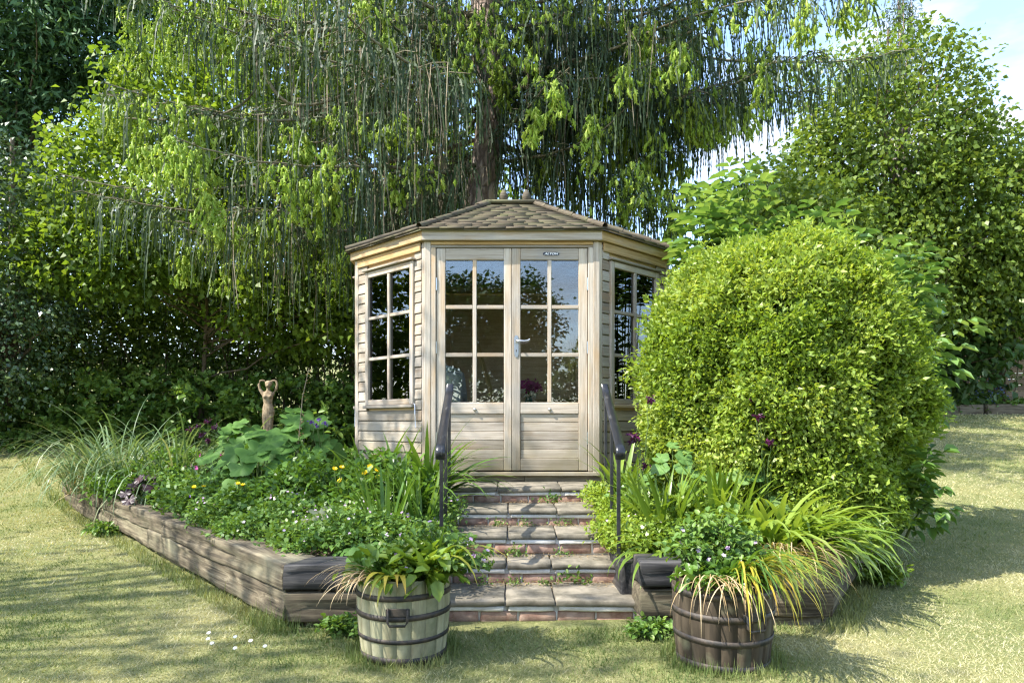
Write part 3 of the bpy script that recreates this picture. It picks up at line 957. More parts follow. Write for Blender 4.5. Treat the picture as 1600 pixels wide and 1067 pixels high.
# ------------------------------------------------------------------ handrails
def handrail(side):
    xa, xb = (-.432, -.485) if side < 0 else (.653, .725)
    lab = 'black metal handrail with worn top on the left of the steps' if side < 0 else 'black metal handrail with worn top on the right of the steps'
    Hn = thing('handrail', lab, 'handrail', (xa, 4.3, .115), 'handrails of the garden steps')
    X = lambda y: xa + (xb - xa) * (y - 4.3) / 1.2
    Z = lambda y: 1.005 + (1.405 - 1.005) * (y - 4.3) / 1.2
    path = [(5.53, Z(5.53)), (5.2, Z(5.2)), (4.7, Z(4.7)), (4.36, Z(4.36)), (4.26, .990), (4.215, .976), (4.19, .955), (4.185, .935), (4.195, .915), (4.215, .905)]
    prof = [(-.030, -.003), (-.027, .005), (-.014, .009), (.014, .009), (.027, .005), (.030, -.003), (.024, -.007), (-.024, -.007)]
    P = np.array([(X(y), y, z) for y, z in path])
    T = unit(np.gradient(P, axis=0)); Sx = np.array([1., 0, 0]); Up = np.cross(np.broadcast_to(Sx, T.shape), T)
    Up = np.where(T[:, 1:2] > 0, Up, -Up) if False else unit(np.cross(T, np.broadcast_to(Sx, T.shape)))
    V = np.concatenate([P[i] + np.array([[a, 0, 0]]) + Up[i] * b for i in range(len(P)) for a, b in prof]).reshape(-1, 3)
    n = len(prof)
    Q = [(i * n + k, i * n + (k + 1) % n, (i + 1) * n + (k + 1) % n, (i + 1) * n + k) for i in range(len(P) - 1) for k in range(n)]
    Q += [(0, 1, 2, 3), (0, 3, 4, 7), (4, 5, 6, 7)]
    e = (len(P) - 1) * n
    Q += [(e, e + 3, e + 2, e + 1), (e, e + 7, e + 4, e + 3), (e + 4, e + 7, e + 6, e + 5)]
    obj('rail', mesh_np('rail', V, Q, False), M['railtop'], Hn)
    for y, zb in ((4.32, .112), (4.84, .370), (5.40, .483)):
        zt = Z(y) - .011
        obj('baluster', box_mesh('baluster', .023, .016, zt - zb, .002), M['rail'], Hn, Matrix.Translation((X(y), y, (zt + zb) / 2)))
    V, Q = tube([(X(5.5), 5.50, Z(5.5) - .02), (X(5.5) - .0, 5.56, Z(5.5) - .03), (X(5.5), 5.6, Z(5.5) - .03)], .008, 6)
    obj('end_bracket', mesh_np('end_bracket', V, Q), M['rail'], Hn)
handrail(-1)
handrail(1)

# ------------------------------------------------------------------ raised beds edged with sleepers
def sleeper_mesh(L, W, H, seed, m0=None, m1=None, amp=.012):
    amp *= 1.5
    V, Q = lattice_box(L, W, H, max(6, int(L / .075)), 7, 6, .009, amp, 2.6, seed)
    # long splits in the faces
    for _ in range(3):
        zc = rng.uniform(-.35, .35) * H; x0 = rng.uniform(-.5, .2) * L; x1 = x0 + rng.uniform(.25, .6) * L
        near = (np.abs(V[:, 2] - zc) < H * .09) & (V[:, 0] > x0) & (V[:, 0] < x1) & (np.abs(np.abs(V[:, 1]) - W / 2) < .02)
        V[near, 1] -= np.sign(V[near, 1]) * .02
    t = np.clip(V[:, 0] / L + .5, 0, 1)
    if m0:
        V[:, 0] += m0[0] * (V[:, 1] * m0[1] + W / 2) * (1 - t)
    if m1:
        V[:, 0] += m1[0] * (V[:, 1] * m1[1] + W / 2) * t
    return mesh_np('sleeper', V, Q, False)

def beds():
    Wl = thing('sleeper_wall', 'long weathered grey sleeper wall edging the left flower bed', 'sleeper wall', (-1.25, 3.9, 0))
    ang = math.atan2(.76, -.65)
    def lay(root, org, dirv, ang, t0, t1, z0, z1, W, inset, mat, seed, m0=None, m1=None, amp=.012, inward=1):
        L = t1 - t0
        me = sleeper_mesh(L, W, z1 - z0, seed, m0, m1, amp)
        d = Vector((dirv[0], dirv[1], 0)).normalized()
        nrm = Vector((d.y, -d.x, 0)) * inward
        c = Vector((org[0], org[1], 0)) + d * (t0 + t1) / 2 + nrm * (inset + W / 2)
        return obj('sleeper', me, mat, root, Matrix.Translation((c.x, c.y, (z0 + z1) / 2)) @ Matrix.Rotation(ang, 4, 'Z') @ Matrix.Rotation(rng.uniform(-.002, .002), 4, 'Y'))
    d = (-.65, .76); o = (-1.25, 3.83)
    lay(Wl, o, d, ang, .0, 2.42, .207, .345, .25, .0, M['sleeper'], 1.2, (.46, -1))
    lay(Wl, o, d, ang, 2.44, 4.9, .205, .343, .25, .015, M['sleeper'], 2.7)
    lay(Wl, o, d, ang, 4.92, 7.3, .20, .345, .25, .0, M['sleeper'], 3.1)
    lay(Wl, o, d, ang, .0, 2.9, .045, .199, .25, .01, M['sleeper'], 4.9, (.46, -1), None, .016)
    lay(Wl, o, d, ang, 2.93, 5.1, .04, .197, .25, .03, M['sleeper'], 5.5)
    lay(Wl, o, d, ang, 5.12, 7.25, .03, .195, .25, .01, M['sleeper'], 6.3)
    lay(Wl, o, d, ang, .1, 3.6, -.09, .037, .22, .075, M['sleeper'], 6.9)
    # front return beside the left barrel
    lay(Wl, (-1.25, 3.83), (1, 0), 0, .0, .76, .205, .347, .25, 0, M['tarred'], 8.2, (.46, 1), None, .008, -1)
    lay(Wl, (-1.25, 3.83), (1, 0), 0, .01, .72, .05, .198, .25, .01, M['sleeper'], 9.6, (.46, 1), None, .016, -1)
    lay(Wl, (-1.25, 3.83), (1, 0), 0, .1, .74, -.09, .045, .22, .06, M['sleeper'], 9.9, None, None, .012, -1)
    Wr = thing('sleeper_wall', 'short dark sleeper wall edging the right flower bed behind the barrel', 'sleeper wall', (1.7, 3.9, 0))
    lay(Wr, (.70, 3.83), (1, 0), 0, .0, .48, .222, .365, .25, 0, M['tarred'], 11.2, None, None, .006, -1)
    lay(Wr, (.70, 3.83), (1, 0), 0, .49, 1.05, .215, .36, .25, .0, M['sleeper'], 12.4, None, (-.554, 1), .012, -1)
    lay(Wr, (.70, 3.83), (1, 0), 0, .0, .72, .062, .212, .25, .01, M['sleeper'], 13.8, None, None, .012, -1)
    lay(Wr, (.70, 3.83), (1, 0), 0, .74, 1.05, .06, .207, .25, .005, M['sleeper'], 14.4, None, (-.554, 1), .014, -1)
    lay(Wr, (.70, 3.83), (1, 0), 0, .0, 1.0, -.09, .056, .22, .04, M['sleeper'], 15.9, None, None, .01, -1)
    d = (.53, .85); an = math.atan2(.85, .53); o = (1.75, 3.83)
    lay(Wr, o, d, an, .0, 2.3, .215, .36, .25, 0, M['sleeper'], 16.2, (.554, 1), None, .012, -1)
    lay(Wr, o, d, an, 2.32, 4.5, .22, .36, .25, 0, M['sleeper'], 17.2, None, None, .012, -1)
    lay(Wr, o, d, an, .0, 1.7, .05, .209, .25, .008, M['sleeper'], 18.2, (.554, 1), None, .012, -1)
    lay(Wr, o, d, an, 1.72, 4.4, .06, .214, .25, .008, M['sleeper'], 19.2, None, None, .012, -1)
    lay(Wr, o, d, an, .05, 3.6, -.09, .045, .22, .05, M['sleeper'], 19.9, None, None, .01, -1)
    # cheek sleepers running back beside the steps
    lay(Wr, (.735, 4.12), (0, 1), R(90), .0, 1.9, .06, .30, .10, -.10, M['tarred'], 21.2, None, None, .005)
    lay(Wl, (-.53, 4.12), (0, 1), R(90), .0, 1.9, .06, .30, .10, -.10, M['tarred'], 22.2, None, None, .005)

def zb(x, y):
    x = np.asarray(x, float); y = np.asarray(y, float)
    d = np.minimum(np.minimum((x + 1.25) * .76 + (y - 3.85) * .65, (1.75 - x) * .85 + (y - 3.88) * .53), y - 3.85)
    return .30 + .24 * smooth((d - .22) / 1.7) + .012 * np.sin(x * 5 + y * 3)
ZB = lambda x, y: float(zb(x, y))

def soil():
    st = .09
    xs = np.arange(-6.4, 4.4, st); ys = np.arange(3.9, 9.4, st)
    X, Y = np.meshgrid(xs, ys)
    inb = in_bed(X, Y - .1) & in_bed(X - .13 * (X < 0), Y) & in_bed(X + .13 * (X > 0), Y)
    hole = ((X > -.56) & (X < .76) & (Y < 6.3)) | ((np.abs(X) < 1.5) & (Y > 6.2 + np.maximum(0, np.abs(X) - .772)) & (Y < 8.7))
    for nm, side in (('bed_soil', -1), ('bed_soil', 1)):
        keep = inb & ~hole & (X * side > (-.1 if side < 0 else .1))
        idx = -np.ones(X.shape, int)
        Z = zb(X, Y)
        c = keep[:-1, :-1] & keep[1:, :-1] & keep[:-1, 1:] & keep[1:, 1:]
        jj, ii = np.nonzero(c)
        nx = X.shape[1]
        F = np.stack([jj * nx + ii, jj * nx + ii + 1, (jj + 1) * nx + ii + 1, (jj + 1) * nx + ii], 1)
        V = np.stack([X, Y, Z], -1).reshape(-1, 3)
        cnt = {}
        for f in F.tolist():
            for a, b in zip(f, f[1:] + f[:1]):
                if (b, a) in cnt: cnt[(b, a)] = 0
                else: cnt[(a, b)] = 1
        edges = [e for e, k in cnt.items() if k]
        used = np.unique(F)
        mp_ = -np.ones(len(V), int); mp_[used] = np.arange(len(used))
        V2 = V[used]; low = V2.copy(); low[:, 2] = -.05
        F2 = mp_[F]
        sk = np.array([(mp_[b], mp_[a], mp_[a] + len(used), mp_[b] + len(used)) for a, b in edges])
        obj(nm, mesh_np(nm, np.concatenate([V2, low]), np.concatenate([F2, sk]), True), M['soil'], None, None, 'structure')
beds()
soil()

# ------------------------------------------------------------------ half barrels
def barrel(cx, cy, r, h, mat, hoops, lab, hang, ns=20):
    B = thing('half_barrel', lab, 'barrel planter', (cx, cy, 0), 'half barrel planters by the steps')
    prof = lambda t: r * (.915 + .085 * math.sin(min(t, 1) * PI * .62) / math.sin(PI * .62) + .02 * math.sin(t * PI))
    for k in range(ns):
        a0, a1 = 2 * PI * k / ns + .0016, 2 * PI * (k + 1) / ns - .0016
        V = []
        nz = 6
        top = h + rng.uniform(-.006, .006)
        for i in range(nz + 1):
            t = i / nz
            R0 = prof(t); R1 = R0 - .022
            for a, q in ((a0, R0), ((a0 + a1) / 2, R0 + .002), (a1, R0), (a1, R1), (a0, R1)):
                V.append((q * math.cos(a), q * math.sin(a), t * top))
        Q = [(i * 5 + j, i * 5 + (j + 1) % 5, i * 5 + 5 + (j + 1) % 5, i * 5 + 5 + j) for i in range(nz) for j in range(5)]
        e = nz * 5
        Q += [(e, e + 1, e + 3, e + 4), (e + 1, e + 2, e + 3, e + 3)][:1]
        me = mesh_np('stave', np.array(V), np.array(Q + [(e + 1, e + 2, e + 3, e + 1)][:0]))
        obj('stave', me, mat, B, Matrix.Translation((cx, cy, 0)))
    for zc, hw in hoops:
        V, Q = [], []
        n = 40
        for k in range(n):
            a = 2 * PI * k / n
            for dz, dr in ((-hw, .000), (-hw, .0035), (hw, .0035), (hw, .000)):
                q = prof((zc + dz) / h) + dr + .002
                V.append((q * math.cos(a), q * math.sin(a), zc + dz + .003 * math.sin(a * 2 + zc * 9)))
        Q = [(k * 4 + j, ((k + 1) % n) * 4 + j, ((k + 1) % n) * 4 + (j + 1) % 4, k * 4 + (j + 1) % 4) for k in range(n) for j in range(4)]
        obj('hoop', mesh_np('hoop', V, Q), M['hoop'], B, Matrix.Translation((cx, cy, 0)))
    # carrying bracket on the front
    q = prof(.62) + .006
    Fh = Matrix.Translation((cx, cy, 0)) @ Matrix.Rotation(hang, 4, 'Z') @ Matrix.Translation((0, -q, .60 * h))
    V, Q = tube([(-.045, 0, .035), (-.045, -.012, .03), (-.045, -.02, -.02), (-.035, -.024, -.035), (.035, -.024, -.035), (.045, -.02, -.02), (.045, -.012, .03), (.045, 0, .035)], .006, 6)
    obj('bracket', mesh_np('bracket', V, Q, True), M['hoop'], B, Fh)
    obj('bracket_plate', box_mesh('bracket_plate', .11, .006, .035, .002), M['hoop'], B, Fh @ Matrix.Translation((0, -.002, .02)))
    V, Q = [], []
    n = 24
    ring = []
    for rr in (0, .5, 1):
        for k in range(n):
            a = 2 * PI * k / n
            q = rr * (prof(.9) - .024)
            V.append((q * math.cos(a), q * math.sin(a), h - .05 + .03 * (1 - rr) + rng.uniform(-.006, .006)))
    Q = [(i * n + k, i * n + (k + 1) % n, i * n + n + (k + 1) % n, i * n + n + k) for i in range(2) for k in range(n)]
    obj('compost', mesh_np('compost', V, Q, True), M['soil'], B, Matrix.Translation((cx, cy, 0)))
BL = (-.53, 3.45); BR = (.995, 3.33)
barrel(*BL, .220, .385, M['stave_pale'], [(.312, .013), (.222, .013), (.112, .010), (.016, .016)], 'pale mossy half barrel planter left of the steps', R(2))
barrel(*BR, .226, .40, M['stave_dark'], [(.345, .013), (.250, .014), (.14, .013), (.018, .018)], 'dark brown half barrel planter right of the steps', R(18))

# ------------------------------------------------------------------ trees and hedges
def clump_leaves(C, out, cr, per, L, W, droop=.3, six=False, flat_=.7, cv=None, rv=.3, upn=.6):
    """leaves round clump centres C; out = outward direction of each clump; cv = hue of each clump 0..1"""
    n = len(C) * per
    Cn = np.repeat(C, per, 0); On = np.repeat(out, per, 0)
    g = rng.normal(size=(n, 3)) * np.array([1, 1, flat_]) * .55
    crn = np.repeat(np.broadcast_to(cr, (len(C),)), per)[:, None]
    P = Cn + g * crn
    D = unit(On * .45 + rvec(n) * .75 + np.array([0, 0, -droop]) + g * .35)
    Nn = unit(rvec(n) * (1 - upn) + np.array([0, 0, upn]) + On * .3 * upn)
    sc = rng.uniform(.7, 1.25, n)
    V, F = (leaf_six if six else leaf_quads)(P, D, Nn, L * sc, W * sc)
    k = 6 if six else 4
    if cv is None:
        cv = rng.random(len(C))
    v = np.clip(np.repeat(cv, per) * (1 - rv) + rng.random(n) * rv + rng.normal(0, .06, n), 0, 1)
    return V, F, np.repeat(v, k)

def blob_points(blobs, shell=.5):
    C, O = [], []
    for cx, cy, cz, rx, ry, rz, n in blobs:
        d = rvec(n)
        r = (shell + (1 - shell) * rng.random((n, 1)) ** .7) * (1 + .12 * np.sin(d[:, :1] * 5 + d[:, 2:] * 7 + cx))
        C.append(np.array([cx, cy, cz]) + d * r * np.array([rx, ry, rz])); O.append(d)
    return np.concatenate(C), np.concatenate(O)

def along(pts, z):
    pts = np.asarray(pts, float)
    return np.array([np.interp(z, pts[:, 2], pts[:, i]) for i in range(3)])

def tree(name, label, cat, trunk, r0, blobs, leaf, L, W, cr=.3, per=24, droop=.3, six=False, barkm='twig', limbs=36, shell=.5, group=None, rv=.35, r1=.25, upn=.6, limb_r=.02, rise=.65):
    base = trunk[0]
    T = thing(name, label, cat, base, group)
    tp = np.asarray(trunk, float)
    m = 12
    s = np.linspace(0, 1, m); ss = np.linspace(0, 1, len(tp))
    pts = np.stack([np.interp(s, ss, tp[:, i]) for i in range(3)], 1)
    pts[1:-1, :2] += rng.normal(0, r0 * .2, (m - 2, 2))
    V, Q = tube(pts, r0 * (1 - s * (1 - r1)), 10)
    obj('trunk', mesh_np('trunk', V, Q, True), M[barkm], T)
    C, O = blob_points(blobs, shell)
    A = Acc()
    for i in rng.choice(len(C), min(limbs, len(C)), replace=False):
        zt = base[2] + (C[i, 2] - base[2]) * rng.uniform(rise - .2, rise + .1)
        zt = min(max(zt, base[2] + .15), tp[-1, 2])
        p0 = along(tp, zt)
        p = arc(p0, C[i], rng.uniform(-.15, .1) * np.linalg.norm(C[i] - p0) * .6, 7)
        p[1:-1] += rng.normal(0, .05, (5, 3))
        V, Q = tube(p, limb_r * np.linspace(1.3, .25, 7) * (1 + np.linalg.norm(C[i] - p0) * .15), 5)
        A.add(V, Q)
    if limbs:
        obj('limbs', A.mesh('limbs', True), M[barkm], T, None, 'stuff')
    V, F, v = clump_leaves(C, O, cr, per, L, W, droop, six, rv=rv, upn=upn)
    obj('foliage', mesh_np('foliage', V, F, v=v), M[leaf], T, None, 'stuff')
    return T

def spruce():
    tp = [(-.60, 10.5, .45), (-.52, 10.5, 4.2), (-.36, 10.5, 5.0), (-.31, 10.5, 5.8), (-.40, 10.5, 7.2), (-.6, 10.4, 11), (-.7, 10.4, 16)]
    T = thing('weeping_spruce', 'large weeping spruce with bright new shoots hanging behind the summer house', 'tree', tp[0])
    V, Q = tube(np.array([np.array(along(tp, z)) + [0, 0, 0] for z in np.linspace(.4, 16, 30)]), np.linspace(.30, .07, 30) * (1 + .06 * rng.normal(size=30)), 14)
    obj('trunk', mesh_np('trunk', V, Q, True), M['bark'], T)
    boughs = []
    def b(z0, az, ln, sag, up=.25):
        boughs.append((z0, R(az), ln, sag, up))
    # long sweeping boughs that shape the outline (azimuth 180 = to the left, 270 = to the viewer)
    for z0, az, ln, sag, up in [(5.4, 186, 6.1, .36, .22), (5.0, 200, 5.2, .42, .25), (4.6, 190, 4.2, .40, .2), (6.4, 183, 5.6, .30, .2), (7.2, 195, 5.2, .28, .2),
                                (5.9, 214, 5.0, .42, .22), (4.9, 222, 4.4, .34, .2), (6.8, 210, 4.6, .34, .2), (5.2, 176, 5.2, .4, .22), (4.3, 205, 3.4, .30, .2),
                                (6.3, 230, 3.8, .40, .2), (7.6, 205, 5.0, .3, .2), (4.5, 235, 3.0, .25, .2),
                                (7.1, -8, 5.9, .18, .06), (6.4, -16, 4.6, .30, .2), (6.7, -2, 4.9, .30, .16), (5.9, -22, 3.6, .36, .22), (7.4, -20, 5.2, .24, .12),
                                (5.6, -34, 3.2, .30, .18), (6.1, -42, 3.4, .36, .2), (7.0, -38, 4.2, .30, .2), (5.2, -12, 3.0, .26, .2), (5.4, 6, 4.0, .32, .2), (5.0, -48, 2.6, .24, .2),
                                (8.2, 262, 2.9, .30, .2), (6.4, 240, 2.8, .28, .2), (5.3, 296, 2.4, .22, .2), (6.9, 310, 3.6, .34, .2), (5.8, 318, 3.0, .3, .2)]:
        b(z0, az, ln, sag, up)
    for k in range(26):
        a_ = rng.uniform(165, 385)
        b(rng.uniform(5.6, 8.8) + (2.2 if 248 < a_ < 296 else 0), a_, rng.uniform(2.6, 4.6), rng.uniform(.2, .42), rng.uniform(.1, .25))
    for k in range(16):
        b(rng.uniform(8.8, 13.5), rng.uniform(0, 360), rng.uniform(1.6, 3.4), rng.uniform(.2, .4), .2)
    for k in range(5):
        b(rng.uniform(5, 8), rng.uniform(30, 150), rng.uniform(2.4, 3.6), .35, .2)
    B = Acc(); SP, SL, SZ, TP = [], [], [], []
    sho = []
    bare = []
    for bi, (z0, az, ln, sag, up) in enumerate(boughs):
        p0 = along(tp, z0)
        dr = np.array([math.cos(az), math.sin(az), 0]); sd = np.array([-dr[1], dr[0], 0])
        m = 16
        s = np.linspace(0, 1, m)
        wob = rng.uniform(-.25, .25) * np.sin(s * 3) + rng.uniform(-.06, .06) * np.sin(s * 8 + bi)
        pts = p0 + dr * (ln * s)[:, None] + sd * (wob * ln * .3)[:, None]
        pts[:, 2] += ln * (-sag * s + up * s ** 2.6) + rng.normal(0, .03, m).cumsum() * .7 + .10 * np.sin(s * rng.uniform(3, 7) + bi) * s
        V, Q = tube(pts, np.linspace(.024, .005, m) * (1 + ln * .06), 6)
        B.add(V, Q)
        if bi % 6:
            for q in np.arange(.2 if 228 < math.degrees(az) % 360 < 312 else .05, 1, .04 / ln):
                c = np.array([np.interp(q, s, pts[:, i]) for i in range(3)]) + rng.normal(0, .02, 3)
                SP.append(c); SL.append(rng.uniform(.10, .34)); SZ.append(rng.normal(0, .09, 2))
        lively = rng.random() < .78
        right = -30 < math.degrees(az) < 12
        front = 228 < math.degrees(az) % 360 < 312
        for q in np.arange(.16 if front else .06, 1.0, (.075 if right else .135) / ln):
            for sg in (-1, 1):
                if rng.random() < .12: continue
                c = np.array([np.interp(q, s, pts[:, i]) for i in range(3)])
                l2 = rng.uniform(.2, .75) * (1.15 - .7 * q) * min(1, ln / 3.5)
                d2 = unit(sd * sg * .9 + dr * .55 + rng.normal(0, .2, 3))
                d2[2] = -.05
                k = max(2, int(l2 / .085))
                e = c[None] + d2[None] * np.linspace(.1, 1, k)[:, None] * l2
                e[:, 2] -= .18 * np.linspace(0, 1, k) ** 2 * l2
                if rng.random() < .5:
                    V, Q = tube(np.stack([c, (c + e[-1]) / 2 + [0, 0, .03], e[-1]]), [.008, .006, .004], 4); B.add(V, Q)
                hang = (rng.uniform(.45, 1.0, k) * (1.5 - .8 * q) if right else rng.uniform(.15, 1.0, k) ** 1.3) * (.55 + .6 * math.sin(q * PI)) * (1.25 if dr[0] < -.3 else 1.0)
                dead = rng.random() < (.28 if dr[0] < .2 else .12) and q < .7
                for j in range(k):
                    if c[1] < 8.9 and abs(e[j][0]) < 1.7 and e[j][2] - hang[j] < 3.45:
                        hang[j] = max(.1, e[j][2] - 3.5)
                    if dead:
                        bare.append((e[j], hang[j] * 1.1))
                    else:
                        SP.append(e[j]); SL.append(hang[j]); SZ.append(d2[:2] * rng.uniform(.0, .28))
                        if lively and (q > .5 or rng.random() < .12) and rng.random() < .058:
                            tq = -hang[j] * rng.uniform(.1, .9)
                            for h in range(rng.integers(24, 46)):
                                w_ = rng.random()
                                sho.append(e[j] + np.array([rng.normal(0, .04 + .07 * w_), rng.normal(0, .06), tq - .42 * w_ + .12]))
        if lively:
            for g_ in range(3):
                qq = rng.uniform(.72, 1)
                c = np.array([np.interp(qq, s, pts[:, i]) for i in range(3)]) + rng.normal(0, .1, 3) * [1, 1, 0]
                for h in range(rng.integers(8, 18)):
                    w_ = rng.random()
                    sho.append(c + np.array([rng.normal(0, .03 + .06 * w_), rng.normal(0, .05), -.36 * w_]))
    # key clusters of bright shoots, like the tassel right of the roof and those before the trunk
    for cx, cy, cz, wx, hz, n in [(1.55, 8.9, 4.2, .20, .42, 90), (-1.45, 8.6, 4.75, .28, .22, 60), (-.05, 9.0, 5.95, .25, .35, 60), (.35, 9.2, 5.2, .2, .3, 40), (-2.4, 8.8, 3.9, .22, .2, 40),
                                  (-3.1, 9, 3.7, .3, .22, 40), (2.3, 9.3, 5.6, .3, .4, 60), (-4.4, 9.2, 4.2, .45, .2, 50), (1.9, 9.0, 4.0, .3, .2, 30), (2.6, 8.8, 6.6, .4, .3, 40), (.6, 8.8, 6.3, .25, .3, 40),
                                  (-1.6, 8.9, 6.4, .2, .4, 40), (-2.9, 9.2, 6.2, .25, .45, 40), (-.75, 9.4, 6.5, .3, .3, 40), (-.28, 9.1, 6.35, .28, .4, 70), (.1, 9.1, 6.6, .3, .3, 50), (-.62, 9.1, 5.9, .2, .3, 40), (-1.15, 8.9, 4.3, .22, .2, 40), (-2.1, 8.9, 5.0, .25, .25, 40), (-4.0, 9.2, 6.3, .3, .4, 60), (-4.9, 9.3, 6.0, .25, .3, 40), (1.5, 9.1, 6.9, .4, .3, 50), (1.2, 9.1, 5.0, .2, .25, 40), (2.05, 9.0, 5.2, .22, .3, 40), (-1.9, 8.8, 3.35, .2, .2, 40), (3.3, 9.1, 5.9, .3, .4, 60)]:
        for h in range(n):
            a = rng.random() ** .7
            sho.append(np.array([cx, cy, cz + hz * .6]) + np.array([rng.normal(0, wx * (.35 + .5 * a)), rng.normal(0, wx * .5), -hz * a * 1.4]))
            SP.append(sho[-1] + [0, 0, .05]); SL.append(.2); SZ.append(rng.normal(0, .05, 2))
    for pl, r_ in [([(-.45, 10.3, 6.9), (-2.0, 9.6, 6.5), (-3.25, 9.2, 6.2), (-3.2, 9.1, 5.55), (-2.9, 9.1, 5.2), (-2.4, 9.2, 5.28), (-1.9, 9.2, 5.6)], .034),
                   ([(-2.75, 9.1, 5.18), (-2.72, 9.08, 4.85), (-2.62, 9.08, 4.55)], .022), ([(-2.7, 9.08, 4.75), (-2.45, 9.05, 4.7), (-2.2, 9.0, 4.9)], .013),
                   ([(-.5, 10.2, 5.6), (-.9, 9.5, 5.35), (-1.45, 9.2, 5.35), (-2.1, 9.1, 5.75)], .018), ([(.1, 10.3, 7.0), (.9, 9.4, 6.6), (1.4, 9.2, 6.15), (2.1, 9.1, 6.05), (3.0, 9.1, 6.5)], .026),
                   ([(-3.4, 9.3, 6.4), (-3.3, 9.2, 5.4), (-3.9, 9.1, 5.0), (-5.0, 9.1, 5.05)], .022)]:
        pl = np.array(pl); sp = np.linspace(0, len(pl) - 1, len(pl) * 4)
        pp = np.stack([np.interp(sp, np.arange(len(pl)), pl[:, i]) for i in range(3)], 1)
        for _ in range(3):
            pp[1:-1] = (pp[:-2] + pp[1:-1] * 2 + pp[2:]) / 4
        V, Q = tube(pp, np.linspace(r_, r_ * .4, len(pp)), 7); B.add(V, Q)
    obj('branches', B.mesh('branches', True), M['bough'], T, None, 'stuff')
    # hanging needled strands
    SP = np.array(SP); SL = np.array(SL); SZ = np.array(SZ); n = len(SP)
    sway = rng.normal(0, .07, (n, 2)); tw0 = rng.uniform(0, 2 * PI, n); tw1 = rng.uniform(-1.6, 1.6, n)
    order = np.argsort(SL); A = Acc()
    for grp in np.array_split(order, 10):
        Lm = SL[grp].max(); k = max(4, int(Lm / .036)); g = len(grp)
        hue = np.clip(rng.normal(.42, .2, g), 0, 1)
        rows, vv = [], []
        for j in range(k + 1):
            t = j / k
            c = SP[grp].copy(); c[:, 2] -= t ** 1.35 * SL[grp]; c[:, :2] += sway[grp] * t ** 1.3 + SZ[grp] * (1 - math.exp(-4 * t)) + .02 * np.sin(t * 9 + tw0[grp])[:, None] * (1 - t)
            an = tw0[grp] + tw1[grp] * t
            wd = (.0155 - .006 * t if j % 2 else .0045) * rng.uniform(.7, 1.3, g) * (1 if j < k else .3)
            o_ = np.stack([np.cos(an), np.sin(an), rng.normal(0, .5, g)], 1) * wd[:, None]
            rows += [c + o_ + [0, 0, -.02 * (j % 2)], c - o_ + [0, 0, -.02 * (j % 2)]]
            h2 = np.clip(hue + rng.normal(0, .12, g), 0, 1); vv += [h2, h2]
        V = np.stack(rows, 1).reshape(-1, 3); kk = np.arange(g)[:, None] * (2 * (k + 1))
        F = np.concatenate([kk + np.array([[2 * j, 2 * j + 1, 2 * j + 3, 2 * j + 2]]) for j in range(k)])
        A.add(V, F, np.stack(vv, 1).ravel())
    obj('needles', A.mesh('needles'), M['spruce'], T, None, 'stuff')
    # bare hanging twigs
    bp = np.array([x for x, _ in bare]); bl = np.array([x for _, x in bare]); nb_ = len(bp)
    e = bp + np.stack([rng.normal(0, .06, nb_), rng.normal(0, .06, nb_), -bl], 1)
    wv = rvec(nb_) * np.array([1, 1, 0]); wv = unit(wv) * .006
    mid = (bp + e) / 2 + rng.normal(0, .025, (nb_, 3))
    V = np.stack([bp - wv, bp + wv, mid - wv * .8, mid + wv * .8, e - wv * .4, e + wv * .4], 1).reshape(-1, 3)
    kk = np.arange(nb_)[:, None] * 6
    F = np.concatenate([kk + np.array([[0, 1, 3, 2]]), kk + np.array([[2, 3, 5, 4]])])
    obj('bare_twigs', mesh_np('bare_twigs', V, F), M['twigpale'], T, None, 'stuff')
    # soft new shoots
    sho = np.array(sho); n = len(sho)
    ln = rng.uniform(.085, .15, n); rd = rng.uniform(.017, .025, n)
    dirs = unit(np.array([0, 0, -1.]) + rng.normal(0, .30, (n, 3)))
    a1 = unit(np.cross(dirs, np.array([1., .2, 0]))); a2 = np.cross(dirs, a1)
    hue = np.clip(rng.normal(.5, .22, n), 0, 1)
    rings = []
    for t, q in [(0, .35), (.45, 1.0), (1.0, .2)]:
        for k in range(4):
            a = 2 * PI * k / 4 + t
            rings.append(sho + dirs * (ln * t)[:, None] + (a1 * math.cos(a) + a2 * math.sin(a)) * (rd * q)[:, None])
    V = np.stack(rings, 1).reshape(-1, 3)
    kk = np.arange(n)[:, None] * 12
    F = np.concatenate([kk + np.array([[i * 4 + k, i * 4 + (k + 1) % 4, (i + 1) * 4 + (k + 1) % 4, (i + 1) * 4 + k]]) for i in range(2) for k in range(4)])
    A = Acc(); A.add(V, F, np.repeat(hue, 12))
    m = 8
    i = np.repeat(np.arange(n), m); t = rng.uniform(.0, .95, n * m); an = rng.uniform(0, 2 * PI, n * m)
    rad = a1[i] * np.cos(an)[:, None] + a2[i] * np.sin(an)[:, None]
    P = sho[i] + dirs[i] * (ln[i] * t)[:, None] + rad * .012
    V, F = leaf_quads(P, rad * .75 + dirs[i] * (.75 + .5 * t)[:, None], rvec(n * m), rng.uniform(.028, .044, n * m) * (1.1 - .4 * t), .016, .1, .1)
    A.add(V, F, np.repeat(np.clip(hue[i] + rng.normal(0, .15, n * m), 0, 1), 4))
    obj('new_shoots', A.mesh('new_shoots'), M['shoot'], T, None, 'stuff')
spruce()

